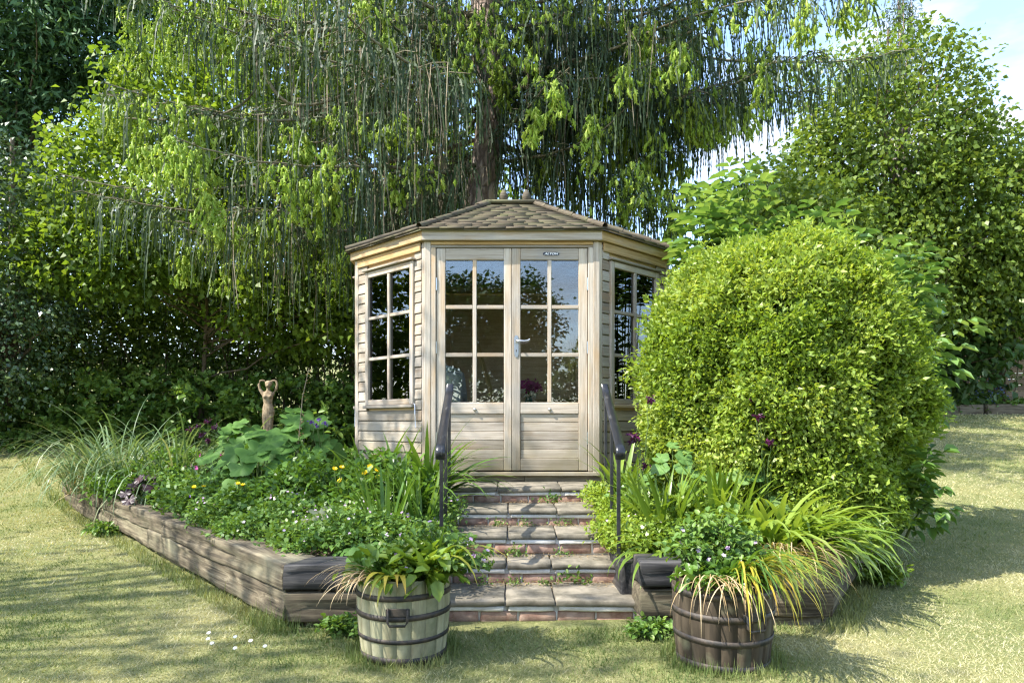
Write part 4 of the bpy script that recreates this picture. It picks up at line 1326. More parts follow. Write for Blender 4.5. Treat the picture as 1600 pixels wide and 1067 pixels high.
def hedge(name, label, x0, x1, y, dy, h, n, leaf, L, W, per=18, stems=120, six=False, thin=0.0, swap=False, gapz=None):
    xm = (x0 + x1) / 2
    T = thing(name, label, 'hedge', (y, xm, GZ(y, xm)) if swap else (xm, y, GZ(xm, y)))
    X = rng.uniform(x0, x1, n); Y = y + rng.normal(0, dy * .5, n)
    top = h * (.85 + .3 * vnoise(X, Y * 0, .9, 3))
    Z = rng.random(n) ** .85 * top
    keep = vnoise(X, Z, 1.3, 5) > thin
    if gapz:
        keep &= ~((np.abs(Z - gapz[0]) < gapz[1]) & (vnoise(X, Z * 2, .9, 8) > gapz[2]))
    X, Y, Z = X[keep], Y[keep], Z[keep]
    O = np.tile(np.array([[1., 0, .1]] if swap else [[0, -1., .1]]), (len(X), 1))
    if swap:
        X, Y = Y, X
    C = np.stack([X, Y, Z + gz(X, Y)], 1)
    V, F, v = clump_leaves(C, O, .24, per, L, W, .25, six, rv=.4, upn=.4)
    obj('foliage', mesh_np('foliage', V, F, v=v), M[leaf], T, None, 'stuff')
    A = Acc()
    for k in range(stems):
        xx = rng.uniform(x0, x1); yy = y + rng.normal(0, dy * .3)
        if swap:
            xx, yy = yy, xx
        zz = GZ(xx, yy) - .02
        p = np.array([[xx, yy, zz], [xx + rng.normal(0, .15), yy + rng.normal(0, .1), zz + h * .35], [xx + rng.normal(0, .35), yy + rng.normal(0, .2), zz + h * rng.uniform(.6, .95)]])
        V, Q = tube(p, [rng.uniform(.012, .03), .014, .005], 5); A.add(V, Q)
    obj('stems', A.mesh('stems', True), M['twig'], T, None, 'stuff')
    return T

# left: dark hedge below, evergreens above it, hazel in the sun before them
hedge('mixed_hedge', 'tall dark hedge of mixed leaves with daylight showing through, behind the flower bed', -13.5, 2.2, 14.6, .9, 3.5, 5200, 'hedge', .11, .07, 16, 230, False, .04, False, (1.2, .14, .88))
hedge('field_hedge', 'thinner pale hedge behind the dark one seen through its gaps', -15, 0, 17.2, .8, 3.6, 1300, 'birch', .13, .09, 12, 60, False, .22)
hedge('side_hedge', 'tall leafy side hedge left of the picture mirrored in the left window', 3.5, 14, -14.2, 1.2, 6.4, 2600, 'hazel', .17, .13, 12, 60, False, .1, True)
def ivy(name, label, x0, x1, y, n, mat, L, hgt=.35, cat='ground cover'):
    T = thing(name, label, cat, ((x0 + x1) / 2, y, GZ((x0 + x1) / 2, y)))
    X = rng.uniform(x0, x1, n); Y = y + rng.normal(0, .3, n); Z = gz(X, Y) + rng.random(n) ** 1.5 * hgt
    C = np.stack([X, Y, Z], 1)
    V, F, v = clump_leaves(C, np.tile(np.array([[0, -.6, .6]]), (n, 1)), .1, 12, L, L * .75, .1, True, rv=.5, upn=.5)
    obj('foliage', mesh_np('foliage', V, F, v=v), M[mat], T, None, 'stuff')
    return T
ivy('bramble_growth', 'leafy waist high growth along the front of the dark hedge', -12.5, -1.9, 13.1, 1000, 'ground', .11, 1.35, 'undergrowth')
ivy('ivy_carpet', 'strip of dark ivy growing along the foot of the left hedge', -13, -1.5, 13.7, 700, 'ground', .10, .4)
tree('holly_tree', 'dark glossy evergreen holly at the left edge of the photo', 'tree', [(-9.6, 13.2, .6), (-9.4, 13.2, 3), (-9.3, 13.1, 6.4)], .14,
     [(-9.6, 12.6, 4.4, 2.0, 1.3, 2.2, 420), (-9.0, 12.4, 2.9, 1.5, 1.0, 1.6, 240), (-11, 12.6, 3.0, 1.8, 1.2, 2.0, 260)], 'holly', .085, .052, .26, 26, .1, False, limbs=40, upn=.45)
tree('cypress_tree', 'dark cypress with feathery sprays in the top left corner', 'tree', [(-11.2, 15.9, .9), (-11, 15.9, 6), (-10.8, 15.9, 13)], .25,
     [(-10.4, 14.4, 10.0, 2.9, 1.6, 2.4, 620), (-12.4, 14.6, 9.0, 2.4, 1.6, 3.0, 320), (-8.7, 14.7, 9.2, 1.7, 1.2, 1.5, 260), (-10.6, 14.8, 6.8, 2.8, 1.4, 2.2, 420)], 'cypress', .20, .055, .30, 24, .35, False, limbs=50, upn=.3)
tree('hazel_tree', 'sunlit yellow green hazel spreading over the dark hedge at left', 'tree', [(-6.2, 14.0, .8), (-6.0, 13.8, 3), (-5.7, 13.4, 6.0)], .055,
     [(-6.4, 12.6, 5.1, 2.4, 1.0, 1.6, 330), (-7.4, 12.3, 4.0, 1.7, .8, .8, 150), (-4.6, 12.9, 4.5, 2.0, .9, 1.2, 240), (-5.6, 12.8, 6.8, 2.2, 1.0, 1.5, 230), (-3.9, 12.8, 3.2, 1.4, .8, .8, 110), (-2.6, 13, 3.6, 1.2, .8, .9, 90)], 'hazel', .115, .085, .32, 26, .35, False, limbs=60, upn=.5, limb_r=.011, rise=.8)
tree('lime_tree', 'light green leafy tree standing behind the hanging spruce branches', 'tree', [(-2.6, 14.8, .9), (-2.5, 14.8, 4), (-2.4, 14.8, 9)], .16,
     [(-2.4, 14.2, 5.6, 2.5, 1.2, 2.5, 420), (-2.9, 14.2, 8.6, 2.6, 1.2, 1.8, 260), (-.6, 14.6, 4.2, 2.2, 1.0, 1.5, 230), (-4.9, 14.4, 8.4, 2.2, 1.0, 1.9, 230)], 'hazel', .13, .095, .34, 26, .35, False, limbs=60, upn=.5)
# right: birches, dark sycamores, shed and low wall
tree('birch_tree', 'tall airy birch with a thin dark trunk on the right', 'tree', [(7.9, 14.6, 1.1), (7.7, 14.5, 4.5), (7.75, 14.5, 9.2)], .085,
     [(7.6, 14.3, 6.5, 2.1, 1.3, 2.7, 740), (6.1, 14.2, 5.2, 1.5, 1.0, 1.6, 260), (9.3, 14.2, 5.4, 1.7, 1.1, 2.1, 450), (7.8, 14.3, 3.9, 2.0, 1.1, 1.3, 260)], 'birch', .11, .08, .32, 24, .4, False, 'twig', 70, .35, upn=.45)
tree('birch_tree', 'lower sunlit birch sloping down behind the golden bush', 'tree', [(5.3, 13.4, 1.0), (5.5, 13.3, 3.0), (5.1, 13.2, 5.2)], .08,
     [(5.2, 12.9, 4.4, 1.4, 1.0, 1.3, 260), (4.3, 12.7, 3.4, 1.4, .9, 1.2, 220), (6.2, 12.9, 3.7, 1.5, .9, 1.4, 240)], 'birch', .11, .08, .3, 24, .4, False, 'birchbark', 50, .35, upn=.45)
tree('birch_tree', 'birch with loose twigs at the right edge of the photo', 'tree', [(11.3, 15.2, 1.2), (11.1, 15.2, 4.5), (10.6, 15.1, 7.6)], .08,
     [(10.7, 14.9, 5.6, 1.5, 1.1, 1.7, 260), (11.8, 15.0, 4.4, 1.6, 1.1, 1.4, 210), (10.4, 14.8, 3.8, 1.4, 1.0, 1.2, 170)], 'birch', .11, .08, .3, 24, .4, False, 'birchbark', 50, .3, upn=.45)
tree('sycamore_tree', 'dark shaded sycamore low on the right behind the lawn', 'tree', [(9.4, 15.6, 1.3), (9.4, 15.6, 3), (9.3, 15.6, 5)], .12,
     [(9.2, 15.4, 3.4, 2.2, .9, 1.9, 340), (7.4, 15.4, 3.2, 2.0, .9, 1.8, 260), (10.8, 15.7, 4.2, 1.6, .8, 1.0, 120), (5.6, 15.3, 3.0, 1.6, .9, 1.6, 150)], 'syc', .18, .14, .34, 14, .2, True, limbs=40, upn=.55)
tree('spindly_conifer', 'thin drooping conifer tip rising above the right hand birch', 'tree', [(10.1, 18.2, 1.3), (10.1, 18.2, 6), (10.0, 18.2, 12.0)], .14,
     [(10.0, 18.2, 11.0, .55, .5, 1.4, 60), (9.8, 18.2, 9.4, 1.2, .8, 1.0, 80)], 'spruce', .14, .03, .24, 26, .9, False, 'bark', 30, .2)
hedge('boundary_hedge', 'shady boundary hedge in the far right corner behind the low wall', 2.2, 15.5, 17.6, .8, 3.4, 1300, 'syc', .11, .08, 15, 120, False, .08)

def far_right():
    Wl = thing('edging_wall', 'low dark sleeper edging across the far right lawn', 'edging', (10, 15.1, 1.2))
    for a, b, dy in [(5.2, 8.35, 0), (8.42, 10.1, .06), (10.15, 12.6, .02), (12.65, 14.5, 0)]:
        V, Q = lattice_box(b - a, .2, .26, 16, 4, 4, .015, .014, 2.5, a)
        z = GZ((a + b) / 2, 15.1)
        obj('sleeper', mesh_np('sleeper', V, Q), M['sleeper'], Wl, Matrix.Translation(((a + b) / 2, 15.1 + dy, z + .08)) @ Matrix.Rotation(-math.atan2(GZ(b, 15.1) - GZ(a, 15.1), b - a), 4, 'Y'))
    Sh = thing('timber_shed', 'brown boarded shed half hidden under trees at the far right', 'shed', (13.0, 16.9, 1.35))
    Fx = frame((11.75, 16.7, 0), R(6))
    for k in range(17):
        z = 1.3 + k * .142
        bar('shed_board', Fx, 0, 2.6, -.012 + .006 * (k % 2), .02, z, z + .137, M['shedwood'], Sh, .004, False)
    bar('corner_post', Fx, -.06, 0, -.02, .06, 1.2, 3.8, M['shedwood'], Sh)
    Fs = frame((11.75, 16.7, 0), R(96))
    bar('side_wall', Fs, .03, 2.2, -.0, .02, 1.25, 3.75, M['shedwood'], Sh, 0, False)
    V = [(-.2, -.3, 3.7), (2.8, -.3, 3.7), (2.8, 1.2, 4.5), (-.2, 1.2, 4.5), (2.8, 2.6, 3.7), (-.2, 2.6, 3.7)]
    V += [(x, y, z + .05) for x, y, z in V]
    Q = [(0, 3, 2, 1), (3, 5, 4, 2), (6, 7, 8, 9), (9, 8, 10, 11), (0, 1, 7, 6), (5, 11, 10, 4), (0, 6, 9, 3), (3, 9, 11, 5), (1, 2, 8, 7), (2, 4, 10, 8)]
    obj('roof', mesh_np('roof', V, Q), M['tarred'], Sh, Fx)
    ivy('leafy_border', 'low green ground cover on top of the far right edging', 6.0, 14.2, 15.6, 330, 'ground', .10, .25)
    for k, (x, y, lb) in enumerate([(9.55, 15.9, 'blue flowered bushy plant under the dark trees at right'), (10.5, 15.9, 'taller blue flowered plant nearer the far shed')]):
        T = thing('blue_flower_plant', lb, 'plant', (x, y, GZ(x, y)), 'blue flowered plants by the far edging')
        n = 90
        C = np.array([x, y, GZ(x, y) + .32]) + rng.normal(size=(n, 3)) * np.array([.34, .2, .17 + .05 * k])
        V, F, v = clump_leaves(C, rvec(n), .12, 12, .09, .045, .1, rv=.5)
        obj('foliage', mesh_np('foliage', V, F, v=v), M['elder'], T, None, 'stuff')
        n = 120
        P = np.array([x + .1, y - .2, GZ(x, y) + .5]) + rng.normal(size=(n, 3)) * np.array([.2, .1, .14 + .05 * k])
        V, F = leaf_quads(P, rvec(n), rvec(n), .05, .04)
        obj('flowers', mesh_np('flowers', V, F, v=np.repeat(rng.random(n), 4)), M['blue'], T, None, 'stuff')
    # thin pale stem leaning in front of the shed
    V, Q = tube([(11.0, 15.7, 1.25), (11.25, 15.7, 1.9), (11.3, 15.7, 2.5), (11.55, 15.75, 3.3), (11.6, 15.8, 4.2)], [.02, .018, .016, .012, .008], 6)
    tag(obj('sapling_stem', mesh_np('sapling_stem', V, Q, True), M['twigpale']), 'thin pale bare sapling stem beside the far shed', 'sapling')
far_right()

# out of view to the left and behind the viewer: the trees that shade the left bed and show in the door glass
tree('garden_oak', 'broad oak outside the picture at left that shades the left bed', 'tree', [(-9.2, 1.6, 0), (-9.1, 1.7, 4), (-8.8, 1.8, 9)], .28,
     [(-8.9, 1.9, 8.0, 3.0, 2.8, 2.0, 85), (-6.95, 4.25, 8.0, 1.0, .9, .9, 55), (-6.6, .5, 7.6, 1.5, 1.4, 1.0, 70)], 'syc', .12, .09, .95, 18, .2, False, limbs=26, shell=.15, upn=.6)
tree('garden_oak', 'leafy oak behind the viewer mirrored in the left door panes', 'tree', [(-1.6, -10.2, 0), (-1.5, -10.2, 3), (-1.3, -10.2, 6)], .2,
     [(-1.9, -10, 4.3, 2.4, 1.4, 1.6, 640), (.2, -10.2, 3.8, 1.3, 1.2, 1.9, 380), (-4.4, -10, 3.9, 1.8, 1.3, 1.9, 300)], 'syc', .15, .11, .36, 17, .2, False, limbs=30, upn=.6)
tree('garden_oak', 'small round tree behind the viewer mirrored in the right door panes', 'tree', [(2.6, -12, 0), (2.6, -12, 2), (2.6, -12, 3.4)], .12,
     [(2.7, -12, 3.2, .8, .8, .8, 60)], 'birch', .14, .1, .35, 18, .2, False, limbs=16)
hedge('garden_hedge', 'clipped hedge behind the viewer mirrored low in the door glass', -9, 9, -11.5, 1.0, 3.3, 1500, 'birch', .17, .12, 12, 40)

# ------------------------------------------------------------------ bush and shrubs on the right
def golden_bush():
    cx, cy, z0 = 2.12, 5.65, .36
    T = thing('golden_bush', 'big clipped golden green bush hiding the right end of the summer house', 'bush', (cx, cy, z0))
    n = 15500
    prof = np.array([(.88, .42), (.94, .85), (.96, 1.2), (.95, 1.55), (.91, 1.85), (.83, 2.1), (.66, 2.33), (.38, 2.47), (.0, 2.51)])
    seg = np.linalg.norm(np.diff(prof, axis=0), axis=1)
    fine = np.linspace(0, 1, 200); cum = np.concatenate([[0], np.cumsum(seg)]) / seg.sum()
    pr, pz = np.interp(fine, cum, prof[:, 0]), np.interp(fine, cum, prof[:, 1])
    wgt = pr + .03
    q = rng.choice(200, n, p=wgt / wgt.sum())
    rr = pr[q] + rng.normal(0, .004, n); zz = pz[q] + rng.normal(0, .006, n)
    th = rng.uniform(0, 2 * PI, n)
    lump = 1 + .05 * np.sin(th * 5 + zz * 2.6) + .045 * np.sin(th * 9 - zz * 4) + .035 * np.sin(th * 15 + zz * 9)
    lump = lump * (1 + .16 * (vnoise(np.cos(th) * 1.3 + 3, np.sin(th) * 1.3 + zz * 1.1, 1.7, 21) - .5) + .10 * (vnoise(np.cos(th) * 1.3, np.sin(th) * 1.3 + zz * 1.4, 4.2, 22) - .5))
    zz = zz + .12 * (vnoise(np.cos(th) * rr, np.sin(th) * rr, 3.1, 23) - .5)
    P = np.stack([cx + np.cos(th) * rr * lump, cy + np.sin(th) * rr * .92 * lump, zz + .03 * np.sin(th * 4 + zz * 3)], 1)
    keep = (P[:, 1] < cy + .45) & (vnoise(th * 2.2, zz, 4.0, 12) > .17)
    P = P[keep]; n = len(P)
    O = unit(P - np.array([cx, cy, z0 + 1.0]))
    P = P - O * (rng.random((n, 1)) ** 2 * .16 - .03)
    spr = rng.random(n) < .05
    P = P + O * spr[:, None] * rng.uniform(.02, .15, (n, 1))
    hue = np.clip(vnoise(P[:, 0] + P[:, 1], P[:, 2], 2.2, 3) * .7 + vnoise(P[:, 0], P[:, 2], 6, 6) * .35 + rng.normal(0, .10, n), 0, 1)
    V, F, v = clump_leaves(P, O, .058, 17, .043, .021, -.15, False, .9, hue, .45, .35)
    obj('foliage', mesh_np('foliage', V, F, v=v), M['bush'], T, None, 'stuff')
    # darker inner mass of old twigs and leaves
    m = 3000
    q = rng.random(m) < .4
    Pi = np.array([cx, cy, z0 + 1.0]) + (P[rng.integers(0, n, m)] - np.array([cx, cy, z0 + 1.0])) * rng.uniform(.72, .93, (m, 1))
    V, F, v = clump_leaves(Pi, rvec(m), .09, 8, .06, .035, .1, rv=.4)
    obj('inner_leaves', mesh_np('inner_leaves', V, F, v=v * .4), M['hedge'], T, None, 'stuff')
    A = Acc()
    for k in range(40):
        e = P[rng.integers(0, n)]
        V, Q = tube(arc((cx + rng.normal(0, .2), cy + rng.normal(0, .2), z0 - .02), cx * 0 + e * .94 + np.array([cx, cy, z0 + 1]) * .06, -.1, 6), np.linspace(.022, .005, 6), 5); A.add(V, Q)
    obj('stems', A.mesh('stems', True), M['twig'], T, None, 'stuff')

def compound_shrub(name, label, cat, base, tips, leaf, L, W, pairs=3, group=None, barkm='stem', stems=True):
    """shoots ending at tips, with opposite leaflets along the last stretch"""
    T = thing(name, label, cat, base, group)
    A = Acc(); P, D, Nn, hue = [], [], [], []
    for tx, ty, tz in tips:
        b = np.array([base[0] + (tx - base[0]) * .35 + rng.normal(0, .06), base[1] + (ty - base[1]) * .35, base[2]])
        p = arc(b, (tx, ty, tz), -.12 * abs(tx - base[0]) - .02, 8)
        V, Q = tube(p, np.linspace(.012, .003, 8), 5); A.add(V, Q)
        dr = unit(p[-1] - p[-3])
        h0 = rng.random() * .6
        nodes = 4
        for j in range(nodes):
            c = p[-1] - dr * j * L * .9
            side = unit(np.cross(dr, rvec(1)[0]))
            for sg in (-1, 1):
                ax = unit(side * sg + dr * .55 + np.array([0, 0, .15]))
                ln = L * (1.9 if j else 1.2)
                # a pinnate leaf: stalk with leaflets
                for k in range(pairs):
                    q = c + ax * ln * (k + 1) / pairs - np.array([0, 0, .10 * L * (k + 1) ** 1.5 / pairs])
                    s2 = unit(np.cross(ax, np.array([0, 0, 1.])))
                    for s_ in (-1, 1):
                        P.append(q); D.append(unit(s2 * s_ + ax * .6 + np.array([0, 0, -.18])) + rng.normal(0, .1, 3)); Nn.append(np.array([0, 0, 1.]) + rng.normal(0, .25, 3)); hue.append(h0 + rng.random() * .4)
                P.append(c + ax * ln * 1.05); D.append(ax + np.array([0, 0, -.3])); Nn.append(np.array([0, 0, 1.]) + rng.normal(0, .25, 3)); hue.append(h0 + rng.random() * .4)
            side = np.cross(dr, side)
    P, D, Nn = map(np.array, (P, D, Nn))
    sc = rng.uniform(.75, 1.2, len(P))
    V, F = leaf_six(P, unit(D), unit(Nn), L * sc, W * sc)
    if stems:
        obj('stems', A.mesh('stems', True), M[barkm], T)
    obj('leaves', mesh_np('leaves', V, F, v=np.repeat(np.clip(hue, 0, 1), 6)), M[leaf], T, None, 'stuff')
    return T

golden_bush()
tips = [(rng.uniform(1.7, 3.8), rng.uniform(6.2, 6.8), 0) for _ in range(26)]
tips = [(x, y, 3.10 - .9 * ((x - 2.3) / 1.6) ** 2 + rng.uniform(-.45, .16)) for x, y, _ in tips]
tips += [(rng.uniform(3.2, 3.85), rng.uniform(6.1, 6.6), rng.uniform(1.2, 2.2)) for _ in range(20)]
tips += [(1.78, 6.5, 3.2), (1.66, 6.4, 2.95), (2.0, 6.5, 3.36), (3.7, 6.5, 2.6)]
compound_shrub('elder_shrub', 'leafy elder rising behind and around the golden bush', 'shrub', (2.7, 6.7, .5), tips, 'elder', .145, .072, 2)

# ------------------------------------------------------------------ planting: clumps with separate strap leaves
_bm = {}
def strap_mesh(kind, L, W, lean, bend, seed):
    key = (kind, seed)
    if key not in _bm:
        V, F, k = blades(np.zeros((1, 3)), 0.0, L, W, lean, bend, 7)
        # raise a shallow keel: insert midrib
        n = len(V) // 2
        l, r = V[0::2], V[1::2]
        mid = (l + r) / 2 - np.array([0.0, 0, 1]) * np.linalg.norm(l - r, axis=1)[:, None] * .16
        VV = np.stack([l, mid, r], 1).reshape(-1, 3)
        FF = [(3 * i + a, 3 * i + a + 1, 3 * i + a + 4, 3 * i + a + 3) for i in range(n - 1) for a in (0, 1)]
        tone = rng.random() * .8 + np.linspace(0, .2, n).repeat(3)
        _bm[key] = mesh_np('leaf', VV, FF, True, np.clip(tone, 0, 1))
    return _bm[key]

def strap_clump(label, base, n, mat, L, W, spread=.14, lean=(.1, .9), bend=(.4, 1.5), name='lily_clump', cat='plant', group=None, azr=None, kind='a', scale=(.65, 1.15)):
    T = thing(name, label, cat, base, group)
    for k in range(n):
        sd = int(rng.integers(0, 10))
        q = sd / 9
        me = strap_mesh(kind + mat, L, W, lean[0] + (lean[1] - lean[0]) * q, bend[0] + (bend[1] - bend[0]) * ((sd * 7) % 10) / 9, sd)
        az = rng.uniform(0, 2 * PI) if azr is None else R(rng.uniform(*azr))
        rr = spread * math.sqrt(rng.random())
        x, y = base[0] + rr * math.cos(az + rng.normal(0, .6)), base[1] + rr * math.sin(az + rng.normal(0, .6))
        s = rng.uniform(*scale)
        obj('leaf', me, M[mat], T, Matrix.Translation((x, y, base[2] - .01)) @ Matrix.Rotation(az, 4, 'Z') @ Matrix.Rotation(rng.normal(0, .12), 4, 'X') @ Matrix.Scale(s, 4))
    return T

G1 = 'lily clumps filling the right flower bed'
def B(x, y):
    return (x, y, ZB(x, y))
strap_clump('drooping lily clump hanging over the tarred sleeper beside the right handrail', B(.98, 4.22), 60, 'lily', .50, .036, .12, (.3, 1.0), (1.2, 2.4), group=G1, kind='d')
strap_clump('upright lily clump behind the right handrail', B(.98, 4.62), 60, 'lily', .56, .036, .14, (.05, .6), (.2, 1.2), group=G1, kind='u')
strap_clump('broad lily clump arching over the front of the right bed', B(1.52, 4.22), 120, 'lily', .62, .042, .20, (.3, .9), (1.2, 2.4), group=G1, azr=(190, 380))
strap_clump('large pale lily clump spilling over the right front corner of the bed', B(1.70, 4.5), 150, 'lily', .66, .042, .26, (.25, .9), (1.1, 2.3), group=G1, azr=(195, 355))
strap_clump('lily clump in the middle of the right bed below the golden bush', B(1.38, 4.75), 80, 'lily', .58, .036, .2, (.1, .8), (.4, 1.4), group=G1, kind='u')
strap_clump('lily clump at the far right edge of the raised bed', B(1.98, 4.9), 70, 'lily', .58, .038, .18, (.25, .9), (1.0, 2.2), group=G1, azr=(220, 380))
strap_clump('small lily clump against the right house corner beside the top step', B(.86, 5.35), 34, 'lily', .55, .024, .1, (.1, .9), (.5, 1.4), group=G1, kind='u')
G2 = 'day lily clumps in the left flower bed'
strap_clump('day lily clump growing against the left house wall', B(-1.12, 5.95), 80, 'lilyd', .66, .042, .24, (.15, .9), (.7, 2.0), group=G2)
strap_clump('day lily clump left of the house corner beside the big round leaves', B(-1.55, 5.75), 70, 'lilyd', .60, .038, .18, (.3, 1.0), (.9, 2.0), group=G2)
strap_clump('day lily clump leaning over the left side of the top steps', B(-.66, 5.55), 60, 'lilyd', .62, .036, .1, (.2, 1.0), (.5, 1.7), group=G2, azr=(-100, 80))
strap_clump('day lily clump between the house wall and the left handrail', B(-.78, 5.15), 50, 'lilyd', .52, .038, .14, (.2, .9), (.7, 1.9), group=G2)
strap_clump('upright sword leaved iris behind the left barrel', B(-.80, 4.55), 30, 'lilyd', .50, .030, .09, (.02, .35), (.05, .5), 'iris_clump', 'plant', kind='i')
strap_clump('second sword leaved iris nearer the left handrail', B(-.62, 4.75), 24, 'lilyd', .52, .028, .08, (.02, .4), (.05, .6), 'iris_clump', 'plant', kind='i')
strap_clump('small grey green iris among the round leaves at the left', B(-2.6, 6.3), 30, 'reed', .5, .02, .1, (.02, .5), (.1, .7), 'iris_clump', 'plant', kind='i')

# ------------------------------------------------------------------ ornamental grass at the far left of the bed
def ornamental_grass(label, x, y, n, hgt, spread):
    z = ZB(x, y)
    T = thing('ornamental_grass', label, 'ornamental grass', (x, y, z), 'ornamental grass clumps at the left end of the bed')
    rr = spread * np.sqrt(rng.random(n)); az = rng.uniform(0, 2 * PI, n)
    P = np.stack([x + rr * np.cos(az), y + rr * np.sin(az), np.full(n, z - .01)], 1)
    V, F, k = blades(P, az + rng.normal(0, .5, n), rng.uniform(.45, 1.3, n) * hgt, rng.uniform(.012, .023, n), np.abs(rng.normal(.28, .22, n)), rng.uniform(1.3, 3.3, n), 9)
    obj('blades', mesh_np('blades', V, F, True, np.repeat(np.clip(rng.normal(.55, .22, n), 0, .9), k)), M['reed'], T, None, 'stuff')
    m = n // 4
    P = P[:m]
    V, F, k = blades(P, rng.uniform(0, 2 * PI, m), rng.uniform(.3, .7, m) * hgt, .009, rng.uniform(.5, 1.3, m), rng.uniform(.4, 1.4, m), 5)
    obj('dead_blades', mesh_np('dead_blades', V, F, True, np.repeat(rng.random(m), k)), M['straw'], T, None, 'stuff')
ornamental_grass('tall arching variegated grass at the left end of the raised bed', -4.45, 7.95, 300, 1.2, .26)
ornamental_grass('variegated grass clump between the heuchera and the stone statue', -3.62, 7.55, 300, 1.1, .30)
ornamental_grass('loose grass clump drooping over the far left corner of the sleepers', -5.05, 8.35, 170, 1.15, .2)
ornamental_grass('small yellowish grass clump just left of the stone statue', -2.95, 7.7, 90, 1.0, .12)

# ------------------------------------------------------------------ leafy plants
def lobed_leaf(name, R0, lobes, depth, cup=.15, seed=0):
    n = 44
    V = [(0, 0, 0)]
    for ring in (.5, 1.0):
        for k in range(n):
            a = -PI + 2 * PI * k / n
            notch = 1 - .75 * math.exp(-((abs(a) - PI) / .22) ** 2)
            r = R0 * ring * (1 - depth * (.5 - .5 * math.cos(a * lobes)) * ring + .03 * math.sin(a * 17 + seed)) * (notch if ring == 1 else 1 - (1 - notch) * .8)
            V.append((r * math.cos(a), r * math.sin(a), cup * R0 * ring ** 2 * (1 - .9 * ring) + .05 * R0 * math.cos(a * lobes) * ring + .03 * R0 * math.sin(a * 2 + seed)))
    F3 = [(0, 1 + k, 1 + (k + 1) % n, 1 + (k + 1) % n) for k in range(n)]
    me = bpy.data.meshes.new(name)
    me.from_pydata(V, [], [(0, 1 + k, 1 + (k + 1) % n) for k in range(n)] + [(1 + k, 1 + n + k, 1 + n + (k + 1) % n, 1 + (k + 1) % n) for k in range(n)])
    a = me.attributes.new('v', 'FLOAT', 'POINT')
    tone = rng.random() * .7
    a.data.foreach_set('value', np.array([tone + .3] + [tone + .25 * (math.cos(2 * PI * k / n * lobes) > .8) for k in range(n)] + [tone] * n, dtype=np.float32))
    me.polygons.foreach_set('use_smooth', np.ones(len(me.polygons), dtype=bool))
    return me

def leaf_rosette(name, label, cat, base, n, R0, spread, hgt, mat, lobes=7, depth=.2, group=None, face=(0, -.7, .7), sizes=(.6, 1.1), squash=1.0):
    T = thing(name, label, cat, base, group)
    protos = [lobed_leaf('leaf', R0, lobes, depth, .2, s) for s in range(4)]
    A = Acc()
    for k in range(n):
        a = rng.uniform(0, 2 * PI); q = math.sqrt((k + .5) / n)
        h = hgt * (1 - .75 * q ** 1.6) + rng.uniform(-.05, .05) * hgt
        p = Vector((base[0] + spread * q * math.cos(a), base[1] + spread * q * math.sin(a) * squash, base[2] + max(h, .04)))
        nrm = (Vector(face) * .6 + Vector((math.cos(a) * .55 * q, math.sin(a) * .55 * q, .55)) + Vector(rng.normal(0, .18, 3))).normalized()
        rot = nrm.to_track_quat('Z', 'Y').to_matrix().to_4x4() @ Matrix.Rotation(rng.uniform(0, 2 * PI), 4, 'Z')
        s = rng.uniform(*sizes)
        obj('leaf', protos[k % 4], M[mat], T, Matrix.Translation(p) @ rot @ Matrix.Scale(s, 4))
        V, Q = tube(arc((base[0] + rng.normal(0, .03), base[1] + rng.normal(0, .03), base[2] - .02), p, -.05, 5), [.007, .006, .005, .004, .003], 5)
        A.add(V, Q)
    obj('stalks', A.mesh('stalks', True), M['stem'], T)
    return T

def Bz(x, y, dz=0):
    return (x, y, ZB(x, y) + dz)
leaf_rosette('mallow_plant', 'big plant of broad lobed green leaves in the middle of the left bed', 'plant', Bz(-2.15, 5.95), 34, .145, .42, .66, 'bigleaf', 5, .22)
leaf_rosette('mallow_plant', 'taller lobed leaf plant at the foot of the stone statue', 'plant', Bz(-2.05, 6.75, .08), 30, .15, .42, .72, 'bigleaf', 5, .2)
leaf_rosette('mallow_plant', 'large leaved plant left of the statue foot beside the pink flowers', 'plant', Bz(-2.68, 7.0, .08), 22, .14, .36, .62, 'bigleaf', 5, .2)
leaf_rosette('heuchera', 'dark red and purple heuchera at the left edge of the bed', 'plant', Bz(-3.52, 6.8), 26, .085, .24, .30, 'heuchera', 7, .22)
leaf_rosette('seedling_maple', 'dusty grey green palm shaped leaves with an orange tinge among the ground cover', 'plant', Bz(-1.28, 4.62), 4, .105, .10, .22, 'dusty', 5, .45, sizes=(.8, 1.1))
leaf_rosette('round_leaf_plant', 'low plant with rounded leaves beside the left barrel rim', 'plant', Bz(-.78, 4.12), 26, .048, .26, .10, 'bigleaf', 3, .06)
leaf_rosette('mallow_plant', 'broad pale leaves catching the sun behind the right lilies', 'plant', Bz(1.62, 5.05, .12), 20, .085, .34, .42, 'elder', 5, .15)
leaf_rosette('mallow_plant', 'pale broad leaved plant right of the handrail under the bush', 'plant', Bz(1.2, 5.1, .1), 18, .075, .24, .42, 'elder', 5, .15)

